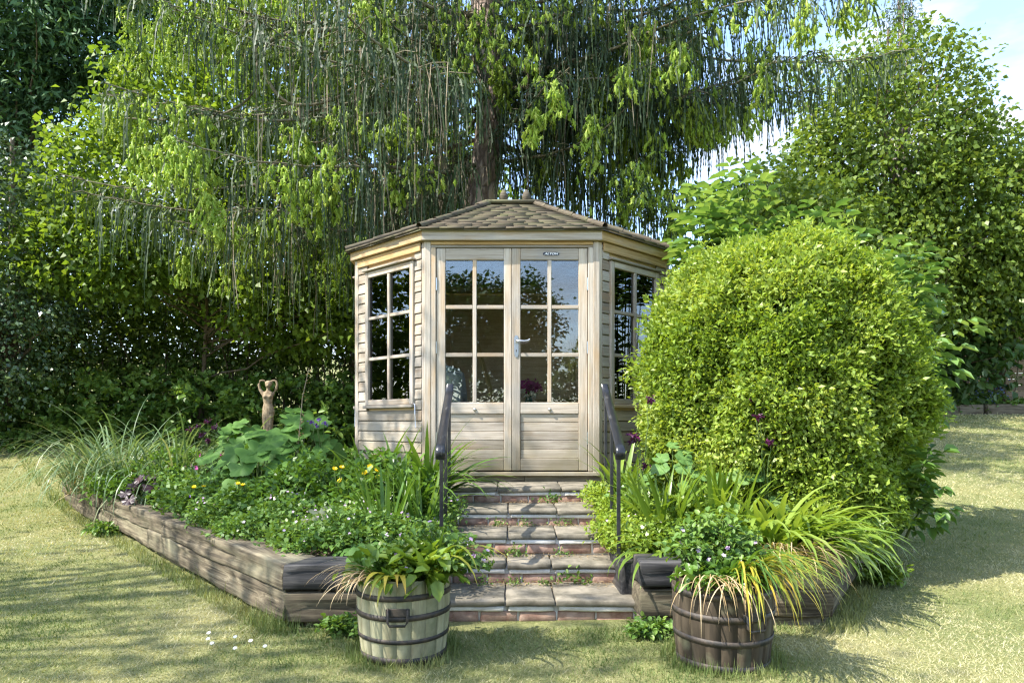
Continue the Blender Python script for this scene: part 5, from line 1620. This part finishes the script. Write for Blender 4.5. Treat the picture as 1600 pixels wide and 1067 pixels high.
def ground_patch(name, label, pts, n, hgt, leaf, L, W, per=9, flower=None, nf=0, cat='ground cover', six=False, rad=.07, kind=None, fl=.010, fheight=.05, zf=None):
    """low spreading plants; pts = ellipses (x, y, rx, ry)"""
    zf = zf or (lambda x, y: zb(x, y))
    ws = np.array([rx * ry for _, _, rx, ry in pts]); ws = ws / ws.sum()
    which = rng.choice(len(pts), n, p=ws)
    a = rng.uniform(0, 2 * PI, n); q = np.sqrt(rng.random(n))
    E = np.array(pts)[which]
    X = E[:, 0] + E[:, 2] * q * np.cos(a); Y = E[:, 1] + E[:, 3] * q * np.sin(a)
    top = hgt * (.45 + .75 * vnoise(X, Y, 3.2, 4)) * (1 - .45 * q ** 3)
    Z = zf(X, Y) + top * rng.random(n) ** .55
    C = np.stack([X, Y, Z], 1)
    b = np.array(pts).mean(0)
    T = thing(name, label, cat, (b[0], b[1], float(zf(b[0], b[1]))))
    hue = np.clip(vnoise(X, Y, 2.4, 9) * .5 + vnoise(X, Y, 8, 2) * .4 + rng.normal(0, .1, n), 0, 1)
    V, F, v = clump_leaves(C, np.tile([[0, -.35, .75]], (n, 1)), rad, per, L, W, .05, six, .5, hue, .35, .6)
    obj('leaves', mesh_np('leaves', V, F, v=v), M[leaf], T, None, 'stuff')
    if nf:
        i = rng.choice(n, nf)
        P = C[i].copy(); P[:, 2] = zf(P[:, 0], P[:, 1]) + top[i] + rng.uniform(0, fheight, nf)
        petals(T, P, flower, fl)
    return T

def petals(T, P, mat, r, name='flowers', up=(0, -.5, .8), n=5):
    k = len(P)
    Nn = unit(np.array(up) + rng.normal(0, .3, (k, 3)))
    A1 = unit(np.cross(Nn, np.array([1., .1, 0]))); A2 = np.cross(Nn, A1)
    Ps, Ds, Ns = [], [], []
    for j in range(n):
        a = 2 * PI * j / n
        Ps.append(P); Ds.append(A1 * math.cos(a) + A2 * math.sin(a) + Nn * .25); Ns.append(Nn)
    V, F = leaf_quads(np.concatenate(Ps), np.concatenate(Ds), np.concatenate(Ns), r, r * .95, 0, .1)
    obj(name, mesh_np(name, V, F, v=np.tile(np.repeat(rng.random(k), 4), n)), M[mat], T, None, 'stuff')

ground_patch('ground_cover', 'carpet of small leaved cranesbill with tiny pink flowers at the front of the left bed',
             [(-1.05, 4.55, .5, .42), (-1.58, 5.0, .5, .4), (-.82, 4.4, .26, .26), (-1.1, 5.0, .5, .4), (-2.1, 5.5, .4, .35)], 2500, .25, 'ground', .036, .026, 10, 'pink', 110, fl=.011)
ground_patch('ground_cover', 'low leafy cover along the middle of the left bed edge',
             [(-2.42, 5.95, .42, .36), (-2.85, 6.45, .4, .36), (-1.95, 5.5, .36, .32), (-3.2, 6.95, .33, .33), (-2.8, 6.75, .5, .4)], 1500, .36, 'ground', .05, .035, 9, 'violet', 5, fl=.018)
ground_patch('ground_cover', 'green undergrowth filling the left bed below the house wall',
             [(-1.5, 5.5, .7, .5), (-2.2, 6.5, .8, .6), (-.95, 5.3, .4, .5), (-3.6, 7.6, .9, .7), (-2.4, 7.5, .9, .5), (-1.7, 6.4, .4, .4)], 2300, .46, 'lilyd', .06, .036, 8)
ground_patch('silver_nettle', 'patch of silver striped dead nettle leaves left of the big round leaves', [(-2.55, 6.15, .28, .2), (-2.3, 5.75, .3, .15)], 160, .24, 'daisy', .03, .011, 4, six=False)
ground_patch('wallflower', 'grey green wallflower with pink and plum flowers near the statue', [(-3.1, 7.2, .35, .25)], 220, .42, 'reed', .07, .014, 8, 'magenta', 34, 'plant', False, .1, fl=.022, fheight=.1)
ground_patch('ground_cover', 'bright green herbs spilling over the right edge of the steps', [(.74, 4.95, .12, .35), (.70, 4.62, .14, .25), (.66, 5.3, .10, .22), (.78, 4.45, .1, .2)], 760, .16, 'bush', .03, .02, 9, 'pink', 10, zf=lambda x, y: np.interp(y, [4.2, 4.4, 4.7, 5.14, 5.62], [.30, .30, .36, .46, .56]))
ground_patch('ground_cover', 'sunlit undergrowth between the lilies and the golden bush', [(1.3, 4.9, .6, .5), (2.0, 4.9, .5, .4), (1.0, 5.3, .3, .4), (1.9, 4.5, .5, .3), (1.2, 4.3, .5, .2)], 1700, .24, 'lily', .045, .024, 8, 'pink', 14)
ground_patch('ground_cover', 'tiny flowered trailing plant between the left handrail and the steps', [(-.52, 4.55, .14, .3), (-.5, 5.0, .12, .3), (-.46, 4.2, .12, .2)], 420, .17, 'ground', .03, .02, 9, 'pink', 26, zf=lambda x, y: np.interp(y, [4.0, 4.4, 4.7, 5.14], [.22, .26, .36, .44]))
compound_shrub('leafy_sucker', 'dark green elder sucker at the right foot of the golden bush', 'shrub', (2.8, 5.4, .25), [(rng.uniform(2.6, 3.1), rng.uniform(5.0, 5.5), rng.uniform(.35, .9)) for _ in range(14)], 'ground', .10, .06, 2)

def flower_stems(name, label, base, spots, mat, r, stemh, cat='flowers', leafy='ground', each=True, group=None):
    """thin stems, each with one flower that is a part of its own"""
    T = thing(name, label, cat, base, group)
    A = Acc()
    for x, y, z in spots:
        zb_ = ZB(x, y)
        V, Q = tube(arc((x + rng.normal(0, .04), y + .03, max(zb_, z - stemh)), (x, y, z - .004), rng.normal(0, .02), 5), .0028, 4); A.add(V, Q)
        n = 10
        P = np.array([[0, 0, 0.]] * n)
        th = np.arange(n) * 2 * PI / 5 + (np.arange(n) >= 5) * .6
        D = np.stack([np.cos(th), np.sin(th), .35 + .35 * (np.arange(n) >= 5)], 1)
        V, F = leaf_six(P, D, np.tile([[0, 0, 1.]], (n, 1)), r, r * .9, .05, -.12)
        nrm = (Vector((0, -.6, .7)) + Vector(rng.normal(0, .25, 3))).normalized()
        obj('flower', mesh_np('flower', V, F, v=np.repeat(rng.random(n), 6)), M[mat], T, Matrix.Translation((x, y, z)) @ nrm.to_track_quat('Z', 'Y').to_matrix().to_4x4())
    obj('stems', A.mesh('stems', True), M['stem'], T)
    n = 12 * len(spots)
    P = np.array([spots[i % len(spots)] for i in range(n)]) + rng.normal(0, .035, (n, 3)) - np.array([0, 0, 1.]) * rng.uniform(.05, stemh, (n, 1))
    V, F = leaf_quads(P, rvec(n) + [0, 0, .4], rvec(n), .05, .02)
    obj('leaves', mesh_np('leaves', V, F, v=np.repeat(rng.random(n), 4)), M[leafy], T, None, 'stuff')
    return T
flower_stems('yellow_poppies', 'cluster of small yellow flowers below the left house window', (-.98, 5.2, ZB(-.98, 5.2)),
             [(-1.02, 5.05, .80), (-.97, 5.06, .775), (-1.06, 5.07, .755), (-.92, 5.04, .745), (-1.0, 5.02, .73), (-1.03, 5.02, .705), (-.955, 5.02, .725)], 'yellow', .026, .28)
flower_stems('yellow_poppies', 'three small yellow flowers left of the main yellow cluster', (-1.28, 5.25, ZB(-1.28, 5.25)), [(-1.31, 5.2, .775), (-1.26, 5.21, .785), (-1.26, 5.16, .69)], 'yellow', .024, .28)
flower_stems('yellow_poppies', 'few yellow flowers low among the ground cover below the big leaves', (-2.2, 5.45, ZB(-2.2, 5.45)), [(-2.55, 5.65, .60), (-2.47, 5.64, .605), (-2.12, 5.45, .645), (-2.08, 5.44, .635), (-1.75, 5.2, .57)], 'yellow', .022, .2)

def columbine(label, base, spots, mat='purple', r=.03):
    T = thing('columbine', label, 'flowers', base, 'columbines in the flower beds')
    A = Acc()
    for x, y, z in spots:
        p = arc((base[0] + rng.normal(0, .04), base[1] + rng.normal(0, .04), base[2] - .02), (x, y, z), -.06, 9)
        p[1:-1] += rng.normal(0, .008, (7, 3))
        V, Q = tube(p, np.linspace(.005, .0025, 9), 5); A.add(V, Q)
        n = 22
        P = np.tile([[0, 0, 0.]], (n, 1)) + rng.normal(0, r * .33, (n, 3)) * [1.3, 1, .8]
        V, F = leaf_quads(P, rvec(n) + [0, 0, -.5], rvec(n), r * 1.1, r * .6)
        obj('flower', mesh_np('flower', V, F, v=np.repeat(rng.random(n), 4)), M[mat], T, Matrix.Translation((x, y, z)))
    obj('stems', A.mesh('stems', True), M['stem'], T)
    n = 60
    P = np.array(base) + np.array([0, 0, .12]) + rng.normal(size=(n, 3)) * [.1, .1, .09]
    V, F = leaf_six(P, rvec(n) + [0, 0, .3], rvec(n) + [0, 0, 1], .05, .04)
    obj('leaves', mesh_np('leaves', V, F, v=np.repeat(rng.random(n), 6)), M['elder'], T, None, 'stuff')
columbine('dark purple columbine leaning beside the right handrail', Bz(.92, 4.95), [(.86, 4.85, 1.02), (.92, 4.9, .83), (.82, 4.8, 1.04), (.95, 4.85, 1.28), (.84, 4.85, 1.00)])
columbine('dusky columbine flowers standing before the golden bush', Bz(1.72, 4.9), [(1.72, 4.8, 1.32), (1.79, 4.82, 1.31), (1.66, 4.8, 1.29), (1.68, 4.78, 1.16), (1.75, 4.78, .99), (1.83, 4.8, 1.05)])
columbine('violet blue columbine beside the left house wall', Bz(-1.8, 6.6), [(-1.85, 6.5, 1.13), (-1.78, 6.5, 1.15), (-1.72, 6.5, 1.12), (-1.80, 6.48, 1.10)], 'violet', .022)
columbine('dark plum columbine at the left near the ornamental grass', Bz(-3.05, 7.1), [(-3.12, 7.0, 1.09), (-3.02, 7.0, 1.14), (-2.96, 7.0, 1.07), (-3.2, 7.0, 1.05), (-3.08, 7.0, 1.0), (-3.0, 6.95, .95)])
# tall thin seed stalk right of the statue
p = [(-1.98, 6.5, .5), (-1.96, 6.45, .9), (-1.92, 6.45, 1.35), (-1.86, 6.45, 1.62)]
V, Q = tube(p, [.006, .005, .004, .003], 5)
st_ = thing('seed_stalk', 'thin dry seed stalk leaning right of the stone statue', 'plant', (-1.98, 6.5, .48))
obj('stem', mesh_np('stem', V, Q, True), M['twigpale'], st_)
P = np.array([np.array(p[1]) * (1 - t) + np.array(p[3]) * t for t in rng.random(40)]) + rng.normal(0, .012, (40, 3))
V, F = leaf_quads(P, rvec(40), rvec(40), .025, .014)
obj('seed_pods', mesh_np('seed_pods', V, F, v=np.repeat(rng.random(40), 4)), M['straw'], st_, None, 'stuff')

# daisies and weeds in the lawn
def daisies():
    for k, (x, y) in enumerate([(-1.52, 3.52), (-1.40, 3.56), (-1.30, 3.50), (-1.33, 3.38), (-1.2, 3.42), (-1.47, 3.45), (-1.56, 3.62)]):
        T = thing('lawn_daisy', 'tiny white daisy in the lawn before the left sleepers', 'daisy', (x, y, GZ(x, y)), 'daisies in the lawn')
        V, Q = tube([(x, y, GZ(x, y) - .005), (x, y, GZ(x, y) + .035)], .0015, 4)
        obj('stem', mesh_np('stem', V, Q), M['stem'], T)
        n = 9
        th = np.arange(n) * 2 * PI / n
        V, F = leaf_quads(np.zeros((n, 3)), np.stack([np.cos(th), np.sin(th), th * 0 + .1], 1), np.tile([[0, 0, 1.]], (n, 1)), .012, .008, 0, 0)
        obj('petals', mesh_np('petals', V, F, v=np.full(n * 4, .5)), M['daisy'], T, Matrix.Translation((x, y, GZ(x, y) + .036)) @ Matrix.Rotation(R(30), 4, 'X'))
daisies()
def weed_tufts():
    spots = [(.02, 4.66, .236, .07), (.33, 4.68, .236, .045), (.10, 5.10, .372, .05), (.36, 5.12, .372, .05), (.28, 5.58, .485, .08), (.02, 4.36, .115, .05), (.38, 4.37, .115, .09), (-.18, 4.36, .115, .05), (-.1, 5.1, .372, .05), (.2, 4.37, .115, .04)]
    labs = ['dark grassy weed at the middle of the third tread from the ground', 'small weed at the right of the third tread from the ground', 'small weed near the middle of the second tread from the top', 'small weed at the right of the second tread from the top',
            'yellowish weed on the uppermost brick riser below the doors', 'low weed on the bottom tread against the middle bricks', 'biggest leafy weed growing at the right of the bottom tread', 'weed on the bottom tread beside the left barrel flowers',
            'weed near the left end of the second tread from the top', 'tiny weed right of the middle on the bottom tread']
    for (x, y, z, h), lab in zip(spots, labs):
        T = thing('weed_tuft', lab, 'weed', (x, y, z), 'weeds in the steps')
        n = 46
        P = np.array([x, y, z]) + rng.normal(size=(n, 3)) * np.array([h * .7, h * .25, h * .35]) + [0, 0, h * .4]
        P[:, 2] = np.maximum(P[:, 2], z)
        V, F = leaf_six(P, rvec(n) + [0, -.2, .5], rvec(n) + [0, -.4, .6], h * .34, h * .24)
        obj('leaves', mesh_np('leaves', V, F, v=np.repeat(rng.random(n), 6)), M['ground'], T, None, 'stuff')
    # dry needles and moss litter lying on the treads
    P = []
    for i, (Y, z) in enumerate(TREAD[1:]):
        n = 420
        yb = TREAD[i][0]
        xx = rng.uniform(-.48, .68, n); yy = yb - np.abs(rng.normal(0, .07, n)); P.append(np.stack([xx, np.maximum(yy, Y + .02), np.full(n, z + .006) + rng.random(n) * .012 * np.exp(-(yb - yy) / .04)], 1))
    P = np.concatenate(P); n = len(P)
    D = rvec(n) * [1, 1, .15]
    V, F = leaf_quads(P, D, np.tile([[0, 0, 1.]], (n, 1)) + rvec(n) * .3, rng.uniform(.012, .035, n), rng.uniform(.002, .006, n), 0, 0)
    o = obj('dry_litter', mesh_np('dry_litter', V, F, v=np.repeat(rng.random(n) * .8, 4)), M['straw'], None, None, 'stuff')
weed_tufts()

# ------------------------------------------------------------------ what grows in and hangs from the barrels
def draped(name, label, cat, pts, mat, n, L, W, azr, lean, bend, part='leaf', sep=True, hue=(0, 1), segs=8):
    base = pts[0]
    T = thing(name, label, cat, base)
    P = np.array([pts[rng.integers(0, len(pts))] for _ in range(n)]) + rng.normal(0, .014, (n, 3)) * [1, 1, .5]
    az = R(1) * rng.uniform(azr[0], azr[1], n)
    V, F, k = blades(P, az, rng.uniform(*L, n), rng.uniform(*W, n), rng.uniform(*lean, n), rng.uniform(*bend, n), segs)
    V[:, :2] += (rng.normal(0, .004, (n, 2))).repeat(k, 0)
    hv = np.repeat(rng.uniform(*hue, n), k) 
    tipv = np.tile(np.linspace(0, .35, k), n)
    v = np.clip(hv + tipv, 0, 1)
    if sep:
        V = V.reshape(n, k, 3)
        for i in range(n):
            f = [(2 * s, 2 * s + 1, 2 * s + 3, 2 * s + 2) for s in range(segs)]
            o = Vector(V[i, 0])
            obj(part, mesh_np(part, V[i] - np.array(o), f, True, v[i * k:(i + 1) * k]), M[mat], T, Matrix.Translation(o))
    else:
        obj(part, mesh_np(part, V, F, True, v), M[mat], T, None, 'stuff')
    return T
def rim(c, r, z, a0, a1, n=12):
    return [(c[0] + r * math.cos(R(a)), c[1] + r * math.sin(R(a)), z) for a in np.linspace(a0, a1, n)]
draped('withered_leaves', 'bundle of pale dry leaves hanging down the left barrel', 'dead leaves', rim(BL, .2, .385, 205, 245), 'straw', 46, (.14, .32), (.005, .010), (190, 260), (.7, 1.3), (1.4, 2.1), 'straw', False)
draped('yellowing_leaves', 'yellowing strap leaves drooping over the front of the left barrel', 'leaves', rim(BL, .18, .39, 250, 275, 4), 'strap', 7, (.18, .30), (.022, .036), (240, 290), (.7, 1.2), (1.2, 2.0), hue=(.2, .6))
draped('yellowing_leaves', 'long curling strap leaves over the right side of the left barrel', 'leaves', rim(BL, .19, .40, 320, 350, 4), 'strap', 6, (.36, .48), (.016, .028), (300, 350), (.5, .9), (1.6, 2.3), hue=(.1, .5))
draped('withered_leaves', 'thin dry stalks hanging down the face of the right barrel', 'dead leaves', rim(BR, .2, .40, 215, 285), 'straw', 36, (.18, .42), (.004, .008), (220, 285), (.8, 1.3), (1.3, 2.0), 'straw', False)
draped('yellowing_leaves', 'mass of yellow and orange strap leaves spilling over the right barrel', 'leaves', rim(BR, .14, .42, 275, 350), 'strap', 80, (.30, .56), (.008, .016), (255, 345), (.7, 1.2), (1.2, 2.2), hue=(.05, .6))
draped('drooping_leaves', 'few blue green strap leaves hanging down the front of the right barrel', 'leaves', rim(BR, .16, .42, 255, 300), 'lilyd', 14, (.34, .55), (.010, .018), (250, 310), (.6, 1.1), (1.2, 2.0), hue=(0, .5))
draped('withered_leaves', 'thick bundle of brown dead leaves hanging over the right front sleeper', 'dead leaves', [(x, 3.9, .37) for x in np.linspace(1.28, 1.62, 10)], 'straw', 130, (.18, .42), (.004, .010), (235, 320), (.6, 1.2), (1.0, 2.0), 'straw', False)

def herb(name, label, c, rad, h, n, leaf, L, W, fl=None, nf=0, cat='plant', lean=(0, 0), z=None):
    T = thing(name, label, cat, c)
    A = Acc(); C = []
    tips = []
    for k in range(n):
        a = rng.uniform(0, 2 * PI); q = math.sqrt(rng.random())
        e = np.array([c[0] + rad * q * math.cos(a) + lean[0], c[1] + rad * q * math.sin(a) * .8 + lean[1], c[2] + h * (1 - .55 * q ** 2) * rng.uniform(.45, 1.1)])
        p = arc(np.array(c) + rng.normal(0, .03, 3) * [1, 1, 0], e, -.02, 6)
        V, Q = tube(p, np.linspace(.0035, .0018, 6), 4); A.add(V, Q)
        tips.append(e)
        for t in (2, 3, 4, 5):
            C.append(p[t] + rng.normal(0, .012, 3))
    C = np.array(C)
    V, F, v = clump_leaves(C, unit(C - np.array(c) + 1e-3), L * 1.1, 5, L, W, .1, True, .4, None, .5, .65)
    obj('stems', A.mesh('stems', True), M['stem'], T)
    obj('leaves', mesh_np('leaves', V, F, v=v), M[leaf], T, None, 'stuff')
    if nf:
        tp = np.array(tips)[rng.choice(len(tips), nf, replace=False)] + [0, -.01, .015]
        petals(T, tp, fl, .013)
    return T
herb('cranesbill', 'cranesbill with pale pink flowers growing at the right of the left barrel', (BL[0] + .12, BL[1] + .02, .35), .30, .27, 90, 'ground', .030, .024, 'pink', 20)
herb('leafy_weeds', 'broad soft green leaves filling the top of the left barrel', (BL[0] - .05, BL[1] - .02, .35), .19, .12, 46, 'lilyd', .062, .042)
herb('leafy_weeds', 'pointed yellow green leaves at the centre of the left barrel', (BL[0] + .08, BL[1] - .1, .36), .14, .13, 18, 'lily', .085, .055)
herb('cranesbill', 'tall bushy cranesbill rising from the dark right barrel', (BR[0] - .03, BR[1] + .05, .37), .23, .34, 100, 'ground', .032, .026, 'pink', 12)
herb('leafy_weeds', 'low broad leaves along the front rim of the right barrel', (BR[0] - .03, BR[1] - .1, .375), .18, .07, 34, 'lilyd', .055, .035)
strap_clump('few upright yellow green strap leaves standing in the left barrel', (BL[0] + .1, BL[1] + .05, .35), 10, 'lilyd', .30, .028, .06, (.1, .7), (.2, 1.2), 'strap_plant', 'plant', kind='b')
herb('nettle_clump', 'low green weeds between the left sleepers and the left barrel', (-.9, 3.72, 0), .12, .10, 22, 'ground', .035, .025)
herb('nettle_clump', 'low weeds at the foot of the right sleepers left of the dark barrel', (.72, 3.68, 0), .14, .08, 26, 'ground', .03, .022)
herb('nettle_clump', 'small green weed against the middle of the long left sleepers', (-4.0, 6.95, .0), .16, .12, 24, 'ground', .05, .03)
herb('nettle_clump', 'leafy weeds at the foot of the right side sleepers', (2.55, 4.85, .0), .16, .2, 26, 'lily', .05, .03)

# ------------------------------------------------------------------ stone statue
def statue():
    sx, sy, z0 = -2.60, 7.5, .965
    T = thing('garden_statue', 'weathered stone statue of a standing figure with raised arms among the leaves', 'statue', (sx, sy, .45))
    h = .635
    bm = bmesh.new()
    def loft(rings, n=14):
        prev = None
        for cx, cy, cz, rx, ry in rings:
            cur = [bm.verts.new((cx + rx * math.cos(2 * PI * k / n), cy + ry * math.sin(2 * PI * k / n), cz)) for k in range(n)]
            if prev:
                for k in range(n):
                    bm.faces.new((prev[k], prev[(k + 1) % n], cur[(k + 1) % n], cur[k]))
            else:
                bm.faces.new(cur[::-1])
            prev = cur
        bm.faces.new(prev)
    u = h / 8.0
    loft([(.0, 0, 0, .95 * u, .8 * u), (0, 0, .25 * u, .9 * u, .75 * u), (0, 0, .3 * u, .6 * u, .5 * u)])
    # draped legs and hips, waist, chest, neck
    loft([(0, 0, .2 * u, .62 * u, .5 * u), (-.02 * u, 0, 1.0 * u, .55 * u, .45 * u), (0, 0, 1.9 * u, .6 * u, .5 * u), (.05 * u, 0, 2.8 * u, .72 * u, .58 * u), (.08 * u, 0, 3.45 * u, .80 * u, .62 * u),
          (.04 * u, 0, 3.95 * u, .72 * u, .56 * u), (0, 0, 4.5 * u, .56 * u, .46 * u), (-.02 * u, 0, 5.0 * u, .62 * u, .5 * u), (-.02 * u, -.05 * u, 5.45 * u, .72 * u, .56 * u),
          (0, 0, 5.9 * u, .74 * u, .44 * u), (.02 * u, 0, 6.1 * u, .45 * u, .34 * u), (.03 * u, 0, 6.25 * u, .24 * u, .24 * u), (.05 * u, -.03 * u, 6.6 * u, .22 * u, .23 * u)])
    for sg in (-1, 1):
        loft([(sg * .34 * u, -.1 * u, .15 * u, .3 * u, .36 * u), (sg * .32 * u, -.06 * u, 1.0 * u, .28 * u, .36 * u), (sg * .34 * u, -.1 * u, 1.8 * u, .32 * u, .42 * u), (sg * .36 * u, -.08 * u, 2.8 * u, .4 * u, .5 * u), (sg * .3 * u, 0, 3.4 * u, .42 * u, .5 * u)])
        loft([(sg * .3 * u, -.46 * u, .2 * u, .2 * u, .34 * u), (sg * .3 * u, -.4 * u, .42 * u, .15 * u, .2 * u)])
        bmesh.ops.create_uvsphere(bm, u_segments=10, v_segments=8, radius=.27 * u, matrix=Matrix.Translation((sg * .32 * u, -.42 * u, 5.42 * u)))
    bmesh.ops.create_uvsphere(bm, u_segments=14, v_segments=10, radius=.5 * u, matrix=Matrix.Translation((.08 * u, -.08 * u, 7.05 * u)) @ Matrix.Rotation(R(14), 4, 'Y') @ Matrix.Diagonal((.78, .88, 1.05, 1)))
    bmesh.ops.create_uvsphere(bm, u_segments=12, v_segments=8, radius=.5 * u, matrix=Matrix.Translation((.08 * u, .12 * u, 7.2 * u)) @ Matrix.Diagonal((1.0, .95, .8, 1)))
    bmesh.ops.create_cone(bm, segments=6, radius1=.12 * u, radius2=.03 * u, depth=.3 * u, cap_ends=True, matrix=Matrix.Translation((.06 * u, -.52 * u, 7.0 * u)))
    for sg in (-1, 1):
        pts = np.array([(sg * .60, 0, 5.75), (sg * 1.02, .0, 6.4), (sg * 1.18, .05, 7.05), (sg * 1.05, .1, 7.5), (sg * .72, .16, 7.62), (sg * .4, .18, 7.5)]) * u
        V, Q = tube(pts, np.array([.27, .2, .17, .16, .14, .13]) * u, 8)
        vs = [bm.verts.new(v) for v in V]
        for q in Q:
            bm.faces.new([vs[i] for i in q])
        bm.faces.new(vs[:8][::-1]); bm.faces.new(vs[-8:])
    me = bpy.data.meshes.new('figure'); bm.to_mesh(me); bm.free()
    o = obj('figure', me, M['stone'], T, Matrix.Translation((sx, sy, z0)) @ Matrix.Rotation(R(12), 4, 'Z'))
    r = o.modifiers.new('merge', 'REMESH'); r.mode = 'VOXEL'; r.voxel_size = .0055; r.use_smooth_shade = True
    s = o.modifiers.new('smooth', 'SMOOTH'); s.factor = .5; s.iterations = 2
    V, Q = lathe([(0, .3), (.13, .3), (.13, .36), (.09, .4), (.085, .86), (.11, .9), (.12, .965), (0, .966)], 16)
    obj('pedestal', mesh_np('pedestal', V + np.array([sx, sy, 0]), Q), M['stone'], T)
statue()
